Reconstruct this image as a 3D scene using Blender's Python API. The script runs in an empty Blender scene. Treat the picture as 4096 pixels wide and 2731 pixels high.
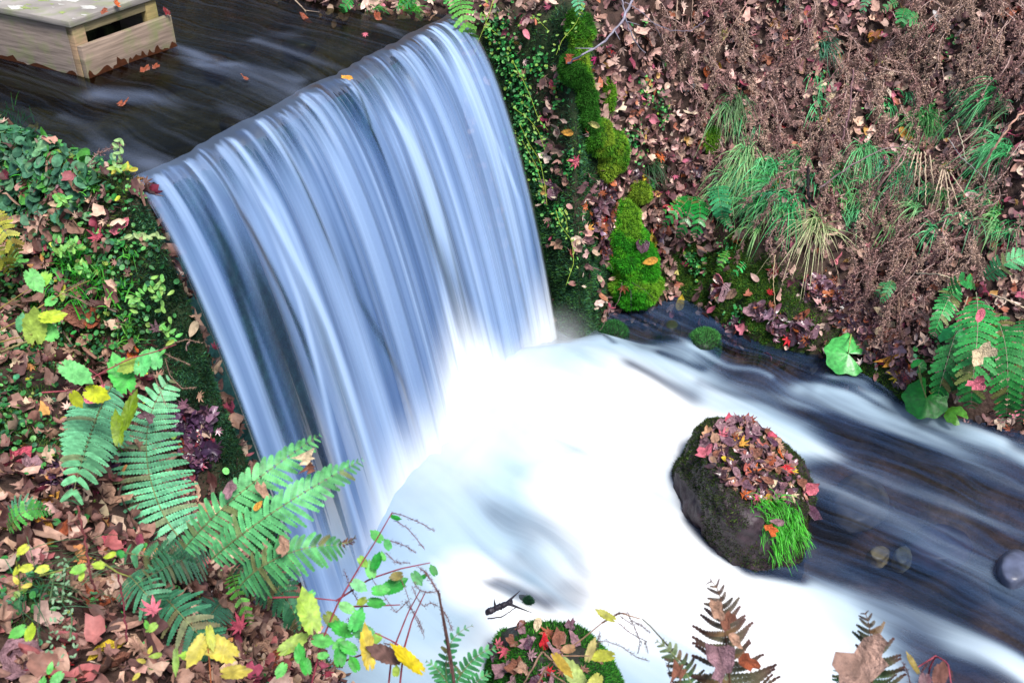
import bpy, math
import numpy as np
from mathutils import Vector, Matrix
from mathutils.bvhtree import BVHTree

S = bpy.context.scene
C = S.collection
RNG = np.random.default_rng(11)
PI = math.pi
R = math.radians

# ------------------------------------------------------------------ camera, sky, sun, exposure
CZ, TH, F = 2.7, R(35.0), 1024.0
cam_d = bpy.data.cameras.new('camera'); cam = bpy.data.objects.new('camera', cam_d); C.objects.link(cam)
cam.location = (0, 0, CZ); cam.rotation_euler = (PI/2-TH, 0, 0)
cam_d.sensor_width = 36; cam_d.lens = 36.0; cam_d.clip_start = .05; cam_d.clip_end = 200
cam_d.dof.use_dof = True; cam_d.dof.focus_distance = 4.0; cam_d.dof.aperture_fstop = 8.0
S.camera = cam
W = bpy.data.worlds.new('World'); S.world = W; W.use_nodes = True
wn = W.node_tree.nodes; wn.clear()
bg = wn.new('ShaderNodeBackground'); sky = wn.new('ShaderNodeTexSky'); wo = wn.new('ShaderNodeOutputWorld')
sky.sky_type = 'NISHITA'; sky.sun_disc = False
SUN_EL, SUN_AZ = R(60), R(150)
sky.sun_elevation = SUN_EL; sky.sun_rotation = SUN_AZ; sky.air_density = .8; sky.dust_density = 2.5
bg.inputs['Strength'].default_value = .095
W.node_tree.links.new(sky.outputs[0], bg.inputs[0]); W.node_tree.links.new(bg.outputs[0], wo.inputs[0])
sl = bpy.data.lights.new('sun', 'SUN'); sun = bpy.data.objects.new('sun', sl); C.objects.link(sun)
sl.energy = 2.4; sl.angle = R(18); sl.color = (1, .965, .92)
sdir = Vector((math.sin(SUN_AZ)*math.cos(SUN_EL), math.cos(SUN_AZ)*math.cos(SUN_EL), math.sin(SUN_EL)))
sun.rotation_euler = (-sdir).to_track_quat('-Z', 'Y').to_euler()
S.view_settings.view_transform = 'Standard'; S.view_settings.look = 'None'
S.view_settings.exposure = 1.32; S.view_settings.gamma = 1.0
S.cycles.use_denoising = True
S.cycles.max_bounces = 12; S.cycles.volume_bounces = 8; S.cycles.transparent_max_bounces = 16; S.cycles.caustics_reflective = False; S.cycles.caustics_refractive = False

# ------------------------------------------------------------------ maths helpers
def px(u, v):
    """unit-forward ray of a picture point (1024 x 682)"""
    a = (u-512)/F; b = (341-v)/F
    return np.array([a, math.cos(TH)+b*math.sin(TH), -math.sin(TH)+b*math.cos(TH)])
CP = np.array([0, 0, CZ])
def pz(u, v, z):
    """the point seen at (u,v) that lies z metres above the lower stream"""
    d = px(u, v); return CP + d*((z-CZ)/d[2])
def proj(P):
    P = np.asarray(P, float)-CP
    f = P[..., 1]*math.cos(TH)-P[..., 2]*math.sin(TH); up = P[..., 1]*math.sin(TH)+P[..., 2]*math.cos(TH)
    f = np.where(f < .05, .05, f)
    return 512+P[..., 0]/f*F, 341-up/f*F
def lin(*c):
    c = np.array(c, float)/255; return np.where(c <= .04045, c/12.92, ((c+.055)/1.055)**2.4)
GAIN = 1.45
def alb(*c): return np.clip(lin(*c)/GAIN, .004, .85)
def _h(i, j, k, s):
    n = (i.astype(np.int64)*374761393 + j.astype(np.int64)*668265263 + k.astype(np.int64)*2147483647*3 + s*974711) & 0xffffffff
    n = ((n ^ (n >> 13))*1274126177) & 0xffffffff
    n = ((n ^ (n >> 15))*2246822519) & 0xffffffff
    return ((n ^ (n >> 16)) & 0xffffff)/float(0xffffff)
def noise(x, y, z=0, s=0):
    x, y, z = np.broadcast_arrays(np.asarray(x, float), np.asarray(y, float), np.asarray(z, float))
    i, j, k = np.floor(x), np.floor(y), np.floor(z); fx, fy, fz = x-i, y-j, z-k
    fx = fx*fx*(3-2*fx); fy = fy*fy*(3-2*fy); fz = fz*fz*(3-2*fz); r = 0
    for a in (0, 1):
        for b in (0, 1):
            for c in (0, 1):
                r = r + _h(i+a, j+b, k+c, s)*(fx if a else 1-fx)*(fy if b else 1-fy)*(fz if c else 1-fz)
    return r*2-1
def fbm(x, y, z=0, s=0, o=4):
    r = 0; a = 1; t = 0
    for q in range(o):
        r = r+a*noise(x*2**q, y*2**q, np.asarray(z)*2**q, s+q*17); t += a; a *= .5
    return r/t
def sst(a, b, x):
    t = np.clip((x-a)/(b-a), 0, 1); return t*t*(3-2*t)
def inpoly(x, y, poly):
    r = np.zeros(np.shape(x), bool); n = len(poly)
    for a in range(n):
        x0, y0 = poly[a]; x1, y1 = poly[(a+1) % n]
        if y0 == y1: continue
        c = ((y0 > y) != (y1 > y)) & (x < (x1-x0)*(y-y0)/(y1-y0)+x0); r ^= c
    return r
def dline(x, y, pts, closed=False):
    d = np.full(np.shape(x), 1e9); n = len(pts)
    for a in range(n if closed else n-1):
        x0, y0 = pts[a]; x1, y1 = pts[(a+1) % n]; ex, ey = x1-x0, y1-y0
        t = np.clip(((x-x0)*ex+(y-y0)*ey)/(ex*ex+ey*ey), 0, 1)
        d = np.minimum(d, np.hypot(x-x0-t*ex, y-y0-t*ey))
    return d

# ------------------------------------------------------------------ mesh helpers
def finish(o, parent, label, cat, group, kind):
    if parent is not None: o.parent = parent
    if label: o['label'] = label
    if cat: o['category'] = cat
    if group: o['group'] = group
    if kind: o['kind'] = kind
    return o
def mesh(name, V, Fs, mat, col=None, attrs=None, smooth=False):
    """V (n,3); Fs an (m,3|4) array or a list of such arrays; col per-vertex colour"""
    V = np.asarray(V, np.float32)
    if not isinstance(Fs, list): Fs = [Fs]
    Fs = [np.asarray(f, np.int32) for f in Fs if len(f)]
    me = bpy.data.meshes.new(name)
    me.vertices.add(len(V)); me.vertices.foreach_set('co', V.ravel())
    tot = np.concatenate([np.full(len(f), f.shape[1], np.int32) for f in Fs])
    idx = np.concatenate([f.ravel() for f in Fs])
    me.loops.add(len(idx)); me.loops.foreach_set('vertex_index', idx)
    me.polygons.add(len(tot))
    me.polygons.foreach_set('loop_start', np.concatenate([[0], np.cumsum(tot)[:-1]]).astype(np.int32))
    me.polygons.foreach_set('loop_total', tot)
    if smooth: me.polygons.foreach_set('use_smooth', np.ones(len(tot), bool))
    if col is not None:
        a = me.color_attributes.new('Col', 'FLOAT_COLOR', 'POINT')
        cc = np.ones((len(V), 4), np.float32); cc[:, :3] = col; a.data.foreach_set('color', cc.ravel())
    for k, v in (attrs or {}).items():
        a = me.attributes.new(k, 'FLOAT', 'POINT'); a.data.foreach_set('value', np.asarray(v, np.float32).ravel())
    me.update(calc_edges=True)
    if mat is not None: me.materials.append(mat)
    return me
def obj(name, me, parent=None, label=None, cat=None, group=None, kind=None, loc=None):
    o = bpy.data.objects.new(name, me); C.objects.link(o)
    if loc is not None: o.location = loc
    return finish(o, parent, label, cat, group, kind)
def empty(name, loc, label, cat, group=None):
    o = bpy.data.objects.new(name, None); C.objects.link(o); o.location = [float(q) for q in loc]; o.empty_display_size = .05
    return finish(o, None, label, cat, group, None)
def part(name, me, parent):
    """a mesh in world coordinates as a child of an Empty that is not rotated"""
    o = bpy.data.objects.new(name, me); C.objects.link(o); o.parent = parent
    o.location = -parent.location if parent.type == 'EMPTY' else (0, 0, 0)
    return o
class MB:
    """collects pieces into one mesh"""
    def __init__(s): s.V = []; s.T = []; s.Q = []; s.C = []; s.n = 0
    def add(s, V, Fc, col=(1, 1, 1)):
        V = np.asarray(V, float); Fc = np.asarray(Fc, int)
        if len(Fc) == 0: return s
        (s.T if Fc.shape[1] == 3 else s.Q).append(Fc+s.n)
        s.V.append(V); c = np.empty((len(V), 3)); c[:] = col; s.C.append(c); s.n += len(V); return s
    def tube(s, P, r, col=(1, 1, 1), k=5):
        P = np.asarray(P, float); n = len(P); r = np.broadcast_to(np.asarray(r, float), (n,))
        T = np.gradient(P, axis=0); T /= np.linalg.norm(T, axis=1)[:, None]+1e-9
        ref = np.array([.31, .2, .93]) if abs(T[:, 2]).mean() < .8 else np.array([1., .1, 0])
        A = np.cross(T, ref); A /= np.linalg.norm(A, axis=1)[:, None]+1e-9; B = np.cross(T, A)
        an = np.arange(k)*2*PI/k
        V = P[:, None]+r[:, None, None]*(np.cos(an)[None, :, None]*A[:, None]+np.sin(an)[None, :, None]*B[:, None])
        q = []
        for i in range(n-1):
            for j in range(k): q.append((i*k+j, i*k+(j+1) % k, (i+1)*k+(j+1) % k, (i+1)*k+j))
        if not np.isscalar(col) and np.ndim(col) == 2: col = np.repeat(np.asarray(col), k, axis=0)
        return s.add(V.reshape(-1, 3), q, col)
    def build(s, name, mat, smooth=False, off=None):
        V = np.concatenate(s.V); Fs = []
        if off is not None: V = V-np.asarray(off, float)
        if s.T: Fs.append(np.concatenate(s.T))
        if s.Q: Fs.append(np.concatenate(s.Q))
        return mesh(name, V, Fs, mat, np.concatenate(s.C), smooth=smooth)
def frames(N, spin, tilt=0, rng=RNG):
    """rotation matrices whose z is N (jittered by tilt) and whose x points at angle spin"""
    n = len(N); N = N+tilt*rng.normal(size=(n, 3)); N /= np.linalg.norm(N, axis=1)[:, None]
    ref = np.where(np.abs(N[:, 2:3]) > .9, [[1., 0, 0]], [[0, 0, 1.]])
    A = np.cross(ref, N); A /= np.linalg.norm(A, axis=1)[:, None]; B = np.cross(N, A)
    c, s_ = np.cos(spin)[:, None], np.sin(spin)[:, None]
    X = A*c+B*s_; Y = -A*s_+B*c
    return np.stack([X, Y, N], axis=2)
def inst(T, P, Rm, Sc, Col):
    """bake copies of template T=(V,F,C) at P"""
    tV, tF, tC = T; n = len(P); k = len(tV)
    Sc = np.asarray(Sc, float); Sc = Sc[:, None] if Sc.ndim == 1 else Sc
    V = np.einsum('nij,nkj->nki', Rm, tV[None]*Sc[:, None, :]) + P[:, None]
    Fc = tF[None]+(np.arange(n)*k)[:, None, None]
    Cc = Col[:, None]*tC[None]
    return V.reshape(-1, 3), Fc.reshape(-1, tF.shape[1]), Cc.reshape(-1, 3)

# ------------------------------------------------------------------ materials
def mat(name):
    m = bpy.data.materials.new(name); m.use_nodes = True; n = m.node_tree.nodes; n.clear()
    return m, n, m.node_tree.links
def mk_surface(name, rough=.6, spec=.3, noise_scale=40, noise_amt=.35, bump=.3, bump_scale=200, transl=0, coat=0, attr=True, base=None, dist=.002):
    m, n, l = mat(name)
    out = n.new('ShaderNodeOutputMaterial'); p = n.new('ShaderNodeBsdfPrincipled')
    p.inputs['Roughness'].default_value = rough; p.inputs['Specular IOR Level'].default_value = spec
    if coat: p.inputs['Coat Weight'].default_value = coat; p.inputs['Coat Roughness'].default_value = .25
    if attr:
        a = n.new('ShaderNodeAttribute'); a.attribute_name = 'Col'; src = a.outputs['Color']
    else:
        a = n.new('ShaderNodeRGB'); a.outputs[0].default_value = (*base, 1); src = a.outputs[0]
    tc = n.new('ShaderNodeTexCoord')
    nz = n.new('ShaderNodeTexNoise'); nz.inputs['Scale'].default_value = noise_scale; nz.inputs['Detail'].default_value = 6
    l.new(tc.outputs['Object'], nz.inputs['Vector'])
    mr = n.new('ShaderNodeMapRange'); mr.inputs['From Min'].default_value = .3; mr.inputs['From Max'].default_value = .7
    mr.inputs['To Min'].default_value = 1-noise_amt; mr.inputs['To Max'].default_value = 1+noise_amt; l.new(nz.outputs['Fac'], mr.inputs['Value'])
    mx = n.new('ShaderNodeMix'); mx.data_type = 'RGBA'; mx.blend_type = 'MULTIPLY'; mx.inputs['Factor'].default_value = 1
    l.new(src, mx.inputs['A']); l.new(mr.outputs[0], mx.inputs['B']); l.new(mx.outputs['Result'], p.inputs['Base Color'])
    if bump:
        n2 = n.new('ShaderNodeTexNoise'); n2.inputs['Scale'].default_value = bump_scale; n2.inputs['Detail'].default_value = 5
        l.new(tc.outputs['Object'], n2.inputs['Vector'])
        b = n.new('ShaderNodeBump'); b.inputs['Strength'].default_value = bump; b.inputs['Distance'].default_value = dist
        l.new(n2.outputs['Fac'], b.inputs['Height']); l.new(b.outputs[0], p.inputs['Normal'])
    if transl:
        t = n.new('ShaderNodeBsdfTranslucent'); l.new(mx.outputs['Result'], t.inputs['Color'])
        ms = n.new('ShaderNodeMixShader'); ms.inputs[0].default_value = transl
        l.new(p.outputs[0], ms.inputs[1]); l.new(t.outputs[0], ms.inputs[2]); l.new(ms.outputs[0], out.inputs[0])
    else: l.new(p.outputs[0], out.inputs[0])
    return m
M_SOIL = mk_surface('wet_soil', .8, .25, 25, .45, .9, 60, dist=.01)
M_ROCK = mk_surface('wet_rock', .55, .4, 30, .5, .8, 70, dist=.006)
M_LEAF = mk_surface('dead_leaf', .6, .3, 60, .25, .4, 150, transl=.12)
M_WETLEAF = mk_surface('wet_dead_leaf', .28, .6, 60, .25, .4, 120, transl=.05)
M_LEAF1 = mk_surface('single_dead_leaf', .6, .3, 2.6, .45, .5, 7, transl=.12, dist=.08)
M_WETLEAF1 = mk_surface('single_wet_leaf', .3, .6, 2.6, .45, .5, 6, transl=.05, dist=.08)
M_GREEN = mk_surface('green_leaf', .5, .35, 70, .38, .5, 160, transl=.25)
M_GLOSS = mk_surface('glossy_green_leaf', .35, .5, 60, .4, .6, 70, transl=.2)
M_MOSS = mk_surface('moss', .9, .1, 30, .25, 0, transl=.2)
M_DRY = mk_surface('dry_stem', .85, .1, 60, .25, 0)
M_STONE = mk_surface('stream_stone', .4, .4, 18, .35, .5, 60)

def mk_wood():
    m, n, l = mat('weathered_wood'); out = n.new('ShaderNodeOutputMaterial'); p = n.new('ShaderNodeBsdfPrincipled')
    p.inputs['Roughness'].default_value = .8; p.inputs['Specular IOR Level'].default_value = .2
    a = n.new('ShaderNodeAttribute'); a.attribute_name = 'Col'
    tc = n.new('ShaderNodeTexCoord'); mp = n.new('ShaderNodeMapping'); mp.inputs['Scale'].default_value = (5, 5, 70)
    l.new(tc.outputs['Object'], mp.inputs[0]); g = n.new('ShaderNodeTexNoise'); g.inputs['Scale'].default_value = 1.5; g.inputs['Detail'].default_value = 8
    l.new(mp.outputs[0], g.inputs['Vector'])
    mr = n.new('ShaderNodeMapRange'); mr.inputs['From Min'].default_value = .3; mr.inputs['From Max'].default_value = .7; mr.inputs['To Min'].default_value = .62; mr.inputs['To Max'].default_value = 1.25
    l.new(g.outputs[0], mr.inputs[0])
    mx = n.new('ShaderNodeMix'); mx.data_type = 'RGBA'; mx.blend_type = 'MULTIPLY'; mx.inputs['Factor'].default_value = 1
    l.new(a.outputs['Color'], mx.inputs['A']); l.new(mr.outputs[0], mx.inputs['B'])
    # green algae blotches
    b = n.new('ShaderNodeTexNoise'); b.inputs['Scale'].default_value = 14; b.inputs['Detail'].default_value = 5; l.new(tc.outputs['Object'], b.inputs['Vector'])
    r = n.new('ShaderNodeMapRange'); r.inputs['From Min'].default_value = .48; r.inputs['From Max'].default_value = .7; r.inputs['To Max'].default_value = .6; l.new(b.outputs[0], r.inputs[0])
    m2 = n.new('ShaderNodeMix'); m2.data_type = 'RGBA'; m2.inputs['B'].default_value = (.16, .2, .07, 1); l.new(r.outputs[0], m2.inputs['Factor']); l.new(mx.outputs['Result'], m2.inputs['A'])
    l.new(m2.outputs['Result'], p.inputs['Base Color'])
    bp = n.new('ShaderNodeBump'); bp.inputs['Strength'].default_value = .4; bp.inputs['Distance'].default_value = .003; l.new(g.outputs[0], bp.inputs['Height']); l.new(bp.outputs[0], p.inputs['Normal'])
    l.new(p.outputs[0], out.inputs[0]); return m
M_WOOD = mk_wood()

def mk_water(name, tint, foamcol, rough, refl, streak=None):
    """clear tinted water; the attribute 'foam' is how much white aerated water or painted blue haze lies in it"""
    m, n, l = mat(name); out = n.new('ShaderNodeOutputMaterial')
    tr = n.new('ShaderNodeBsdfTransparent'); tr.inputs[0].default_value = (*tint, 1)
    gl = n.new('ShaderNodeBsdfGlossy'); gl.inputs['Roughness'].default_value = rough; gl.inputs['Color'].default_value = (1, 1, 1, 1)
    fr = n.new('ShaderNodeFresnel'); fr.inputs[0].default_value = 1.33
    mu = n.new('ShaderNodeMath'); mu.operation = 'MULTIPLY'; mu.inputs[1].default_value = refl; mu.use_clamp = True; l.new(fr.outputs[0], mu.inputs[0])
    m1 = n.new('ShaderNodeMixShader'); l.new(mu.outputs[0], m1.inputs[0]); l.new(tr.outputs[0], m1.inputs[1]); l.new(gl.outputs[0], m1.inputs[2])
    f = n.new('ShaderNodeAttribute'); f.attribute_name = 'foam'
    fc = n.new('ShaderNodeAttribute'); fc.attribute_name = 'Col'
    ffac = f.outputs['Fac']
    if streak:                       # fine flow threads of bubbles, stretched along the current
        ang, sx, sy, amp = streak; tc = n.new('ShaderNodeTexCoord'); mp = n.new('ShaderNodeMapping'); mp.vector_type = 'TEXTURE'; mp.inputs['Rotation'].default_value = (0, 0, ang); mp.inputs['Scale'].default_value = (1/sx, 1/sy, 1)
        wp_ = n.new('ShaderNodeTexNoise'); wp_.inputs['Scale'].default_value = 2.2; l.new(tc.outputs['Object'], wp_.inputs['Vector'])
        wv = n.new('ShaderNodeVectorMath'); wv.operation = 'MULTIPLY_ADD'; wv.inputs[1].default_value = (.16, .16, 0); l.new(wp_.outputs['Color'], wv.inputs[0]); l.new(tc.outputs['Object'], wv.inputs[2]); l.new(wv.outputs[0], mp.inputs[0])
        nz = n.new('ShaderNodeTexNoise'); nz.inputs['Scale'].default_value = 1; nz.inputs['Detail'].default_value = 5; nz.inputs['Roughness'].default_value = .6; l.new(mp.outputs[0], nz.inputs['Vector'])
        a1 = n.new('ShaderNodeMapRange'); a1.inputs['From Min'].default_value = .25; a1.inputs['From Max'].default_value = .75; a1.inputs['To Min'].default_value = -amp; a1.inputs['To Max'].default_value = amp; l.new(nz.outputs[0], a1.inputs['Value'])
        om = n.new('ShaderNodeMath'); om.operation = 'SUBTRACT'; om.inputs[0].default_value = 1.05; l.new(f.outputs['Fac'], om.inputs[1])
        m0 = n.new('ShaderNodeMath'); m0.operation = 'MULTIPLY_ADD'; m0.use_clamp = True; l.new(a1.outputs[0], m0.inputs[0]); l.new(om.outputs[0], m0.inputs[1]); l.new(f.outputs['Fac'], m0.inputs[2]); ffac = m0.outputs[0]
        bp = n.new('ShaderNodeBump'); bp.inputs['Strength'].default_value = .5; bp.inputs['Distance'].default_value = .012; l.new(nz.outputs[0], bp.inputs['Height']); l.new(bp.outputs[0], gl.inputs['Normal'])
    df = n.new('ShaderNodeBsdfDiffuse'); l.new(fc.outputs['Color'], df.inputs[0])
    tl = n.new('ShaderNodeBsdfTranslucent'); l.new(fc.outputs['Color'], tl.inputs[0])
    m2 = n.new('ShaderNodeMixShader'); m2.inputs[0].default_value = .25; l.new(df.outputs[0], m2.inputs[1]); l.new(tl.outputs[0], m2.inputs[2])
    m3 = n.new('ShaderNodeMixShader'); l.new(ffac, m3.inputs[0]); l.new(m1.outputs[0], m3.inputs[1]); l.new(m2.outputs[0], m3.inputs[2])
    l.new(m3.outputs[0], out.inputs[0]); return m
M_STREAM = mk_water('stream_water', (.60, .64, .70), None, .2, 1.7, (math.atan2(-.63, .775), 1.3, 34, .34))
M_UPPER = mk_water('upper_stream_water', (.30, .32, .24), None, .10, .45, (math.atan2(-.60, .80), 1.3, 34, .07))
M_FALL = mk_water('falling_water', (.75, .82, .85), None, .3, .35)

# ------------------------------------------------------------------ the ground: one height sheet
LA, LB = np.array([-1.10, 2.73]), np.array([-.24, 4.30])       # ends of the weir's lip
FD = np.array([.715, -.70])                                     # the way the water leaves the lip
H0 = 1.33
margin_px = [(585, 350), (597, 330), (612, 312), (630, 306), (655, 305), (675, 297), (700, 306), (722, 326), (760, 345), (800, 353), (835, 360),
             (852, 375), (905, 407), (960, 420), (1030, 432)]
MR = [tuple(pz(u, v, 0)[:2]) for u, v in margin_px]
ML = [(-1.06, 2.69), (-.78, 2.38), (-.59, 2.10), (-.42, 1.78), (-.24, 1.42), (.08, 1.12), (.8, .8), (2, .3), (5, -1.2)]
POLY_C = [tuple(LB), (.02, 4.13)] + MR + [(2.9, 2.85), (6.5, .7), (6.0, -1.8)] + ML[::-1] + [tuple(LA)]
UL = [(-1.10, 2.73), (-1.35, 2.90), (-1.78, 3.19), (-2.6, 3.70), (-4.6, 4.6)]
UR = [(-.24, 4.30), (-.30, 4.33), (-.74, 4.40), (-1.04, 4.66), (-1.4, 5.0), (-3.4, 6.6)]
POLY_U = UL + UR[::-1]
def height(x, y, rough=True):
    x = np.asarray(x, float); y = np.asarray(y, float)
    dC = dline(x, y, POLY_C, True); inC = inpoly(x, y, POLY_C)
    dU = dline(x, y, POLY_U, True); inU = inpoly(x, y, POLY_U)
    far = ((x+.67)*.69+(y-3.5)*.72) > 0
    wob = 1+.35*fbm(x*2.2, y*2.2, 0, 5)
    # far bank: a steep mossy wall beside the fall (x < .6), then a 50 degree slope
    w = sst(.25, 1.7, x-.25*(y-4.2))
    m_ = 1/(1/4.2*(1-w)+1/1.15*w)
    dd = dC*(1-(1-wob)*w)
    cfar = np.where(dd < .08, dd*np.maximum(m_, 2.2), .08*np.maximum(m_, 2.2)+m_*(dd-.08))
    zk = 1.30+.5*w
    cfar = np.minimum(cfar, zk+.62*np.maximum(dd-zk/m_, 0))
    dn = dC*(1+.25*fbm(x*3, y*3, 0, 9))
    cnear = np.where(dn < .12, dn*3.2, .384+1.75*(dn-.12)); cnear = np.where(cnear > .95, .95+.42*(dn-.4434), cnear)
    cnear = np.minimum(cnear, 1.38+.05*fbm(x*2, y*2, 0, 3)*2)
    ufar = 1.34+np.where(dU < .06, dU*1.5, .09+.75*(dU-.06))  # rise continues out of view, shaped to darken the upper water's reflections
    unear = 1.34+np.where(dU < .12, dU*.9, .108+.06*(dU-.12))
    land = np.where(far, np.minimum(cfar, ufar), np.maximum(np.minimum(cnear, unear), 1.375-2.4*np.maximum(dU-.05, 0)))
    # rounding of the far bank height
    land = np.where(far & (land > 3.2), 3.2+(land-3.2)*.35, land)
    if rough:
        k = np.clip(np.minimum(dC, dU)*6, 0, 1)
        land = land+k*(.055*fbm(x*5, y*5, 0, 1)+.022*fbm(x*17, y*17, 0, 2))
        # dark hollow under the slope, right of the mossy ridge
        for (hx, hy, hr, hd) in HOLLOWS: land = land-hd*np.exp(-((x-hx)**2+(y-hy)**2)/hr**2)
    bedC = -.10-np.minimum(.22, dC*.6)+.05*fbm(x*4, y*4, 0, 21)
    bedU = 1.31-np.minimum(.17, dU*.7)+.05*fbm(x*4, y*4, 0, 22)
    z = np.where(inC, bedC, np.where(inU, bedU, land))
    return z
HOLLOWS = []
def _hit0(u, v):
    d = px(u, v); t = np.linspace(1.0, 9, 4000); P = CP+d*t[:, None]
    below = P[:, 2] < height(P[:, 0], P[:, 1]); return P[np.argmax(below)] if below.any() else P[-1]
for (u, v, r, dep) in ((690, 222, .13, .16), (560, 265, .09, .05), (640, 235, .05, .06)):
    q = _hit0(u, v); HOLLOWS.append((q[0], q[1], r, dep))
gx = np.concatenate([np.linspace(-14, -2.8, 22)[:-1], np.arange(-2.8, 3.4, .022), np.linspace(3.4, 14, 22)[1:]])
gy = np.concatenate([np.linspace(-6, .3, 18)[:-1], np.arange(.3, 6.2, .022), np.linspace(6.2, 20, 24)[1:]])
GX, GY = np.meshgrid(gx, gy); GZ = height(GX, GY)
GV = np.stack([GX, GY, GZ], -1).reshape(-1, 3); nx_, ny_ = len(gx), len(gy)
ii, jj = np.meshgrid(np.arange(nx_-1), np.arange(ny_-1)); i0 = (jj*nx_+ii).ravel()
GF = np.stack([i0, i0+1, i0+1+nx_, i0+nx_], 1)
dzx = np.gradient(GZ, axis=1)/np.gradient(GX, axis=1); dzy = np.gradient(GZ, axis=0)/np.gradient(GY, axis=0)
GN = np.stack([-dzx, -dzy, np.ones_like(GZ)], -1); GN /= np.linalg.norm(GN, axis=-1)[..., None]; GN = GN.reshape(-1, 3)
BV = BVHTree.FromPolygons([tuple(v) for v in GV.tolist()], GF.tolist())
def hit(u, v, bv=None):
    """the ground point seen at (u,v), and its normal"""
    q, n, i, d = (bv or BV).ray_cast(Vector(CP), Vector(px(u, v)).normalized())
    if q is None: return None, None
    n = np.array(n); n = n if n[2] > 0 else -n
    return np.array(q), n

# ------------------------------------------------------------------ region weights (soft balls round points of the ground)
def ground_pts(lst):
    out = []
    for (u, v, r) in lst:
        q, n = hit(u, v)
        if q is not None: out.append((*q, r))
    return out
def wballs(P, balls):
    w = np.zeros(len(P))
    for (x, y, z, r) in balls:
        d2 = (P[:, 0]-x)**2+(P[:, 1]-y)**2+(P[:, 2]-z)**2
        w = np.maximum(w, np.exp(-d2/(r*r)*1.2))
    return w
FARWALL = ground_pts([(500, 60, .16), (515, 110, .2), (530, 170, .2), (545, 230, .2), (560, 280, .2), (580, 320, .18), (500, 150, .15), (575, 60, .13), (575, 110, .13), (585, 160, .13), (595, 210, .12), (605, 260, .13), (565, 20, .12), (590, 270, .12), (545, 50, .14)])
MOSSBANK = ground_pts([(700, 285, .16), (735, 300, .18), (770, 320, .16), (790, 340, .12), (690, 265, .1), (880, 385, .12), (905, 398, .1), (840, 345, .06), (760, 280, .1), (735, 260, .1), (920, 380, .08)])
NEARWALL = ground_pts([(165, 290, .12), (190, 330, .12), (210, 380, .12), (235, 430, .12), (255, 470, .1), (270, 520, .12), (290, 580, .12), (225, 400, .10), (215, 365, .10), (232, 440, .10), (262, 545, .10), (245, 500, .10), (180, 250, .08), (150, 225, .06), (320, 650, .12)])
GREENLEFT = ground_pts([(70, 250, .12), (85, 270, .09), (30, 165, .12), (10, 220, .1), (60, 160, .1), (95, 165, .08), (100, 320, .08), (20, 140, .1), (115, 190, .06), (20, 290, .08), (80, 300, .07), (10, 430, .09), (20, 600, .06), (130, 250, .08), (110, 280, .09), (50, 290, .10), (140, 320, .07), (60, 330, .09), (30, 360, .09), (120, 345, .06), (95, 345, .06), (10, 330, .08), (60, 450, .05), (10, 400, .08)])
GP = GV
is_far = ((GP[:, 0]+.67)*.69+(GP[:, 1]-3.5)*.72) > 0
inC = inpoly(GP[:, 0], GP[:, 1], POLY_C); inU = inpoly(GP[:, 0], GP[:, 1], POLY_U)
col = np.tile(alb(70, 52, 46), (len(GP), 1))
n1 = fbm(GP[:, 0]*9, GP[:, 1]*9, GP[:, 2]*9, 31)[:, None]
col = col*(1+.5*n1)
mossw = np.maximum(np.maximum(wballs(GP, FARWALL), wballs(GP, MOSSBANK)), np.maximum(wballs(GP, NEARWALL), .6*wballs(GP, GREENLEFT)))
mossw = np.clip(mossw*1.6+.4*n1[:, 0], 0, 1)[:, None]*(~(inC | inU))[:, None]
col = col*(1-mossw)+alb(34, 52, 26)*(1+.5*n1)*mossw
n2 = fbm(GP[:, 0]*5, GP[:, 1]*5, 0, 35)[:, None]
col = np.where(inC[:, None], (alb(104, 86, 76)*(1-np.clip(.5+n2, 0, 1))+alb(92, 66, 62)*np.clip(.3+n2, 0, 1))*(1+1.1*n1), col)
col = np.where(inU[:, None], alb(84, 76, 48)*(1+.9*fbm(GP[:, 0]*4, GP[:, 1]*4, 0, 33)[:, None]), col)
obj('ground', mesh('ground', GV, GF, M_SOIL, np.clip(col, .003, .8), smooth=True), kind='structure')

# ------------------------------------------------------------------ upper stream
def grid_sheet(x0, x1, y0, y1, st, keep):
    xs = np.arange(x0, x1, st); ys = np.arange(y0, y1, st); X, Y = np.meshgrid(xs, ys)
    n = len(xs); ii, jj = np.meshgrid(np.arange(n-1), np.arange(len(ys)-1)); a = (jj*n+ii).ravel()
    Q = np.stack([a, a+1, a+1+n, a+n], 1); x, y = X.ravel(), Y.ravel()
    cx, cy = x[Q].mean(1), y[Q].mean(1); Q = Q[keep(cx, cy)]
    used, inv = np.unique(Q, return_inverse=True); return x[used], y[used], inv.reshape(-1, 4)
def soft_lines(P, lines):
    """lines: (pixel polyline, z, half width in metres, strength); summed softly, in ground coordinates"""
    w = np.zeros(len(P))
    for pts, z, r, k in lines:
        L = [tuple(pz(u, v, z)[:2]) for u, v in pts]
        d = dline(P[:, 0], P[:, 1], L) if len(L) > 1 else np.hypot(P[:, 0]-L[0][0], P[:, 1]-L[0][1])
        w = w+k*np.exp(-(d/r)**2)
    return w
ux, uy, uq = grid_sheet(-3.4, 0, 2.6, 6.4, .0125, lambda x, y: inpoly(x, y, POLY_U) | ((dline(x, y, POLY_U, True) < .035) & ~inpoly(x, y, POLY_C)))
fa = ux*.80-uy*.60; fc = ux*.60+uy*.80          # along / across the flow
wx = .10*fbm(fa*1.2, fc*1.6, 0, 41)
dlip = dline(ux, uy, [tuple(LA), tuple(LB)])
uz = 1.352-.022*np.exp(-dlip/.10)+.004*fbm(fa*2.0, (fc+wx)*9, 0, 42)+.010*fbm(fa*1.3, (fc+wx)*2.5, 0, 43)*np.clip(dlip*4, .2, 1)
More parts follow.
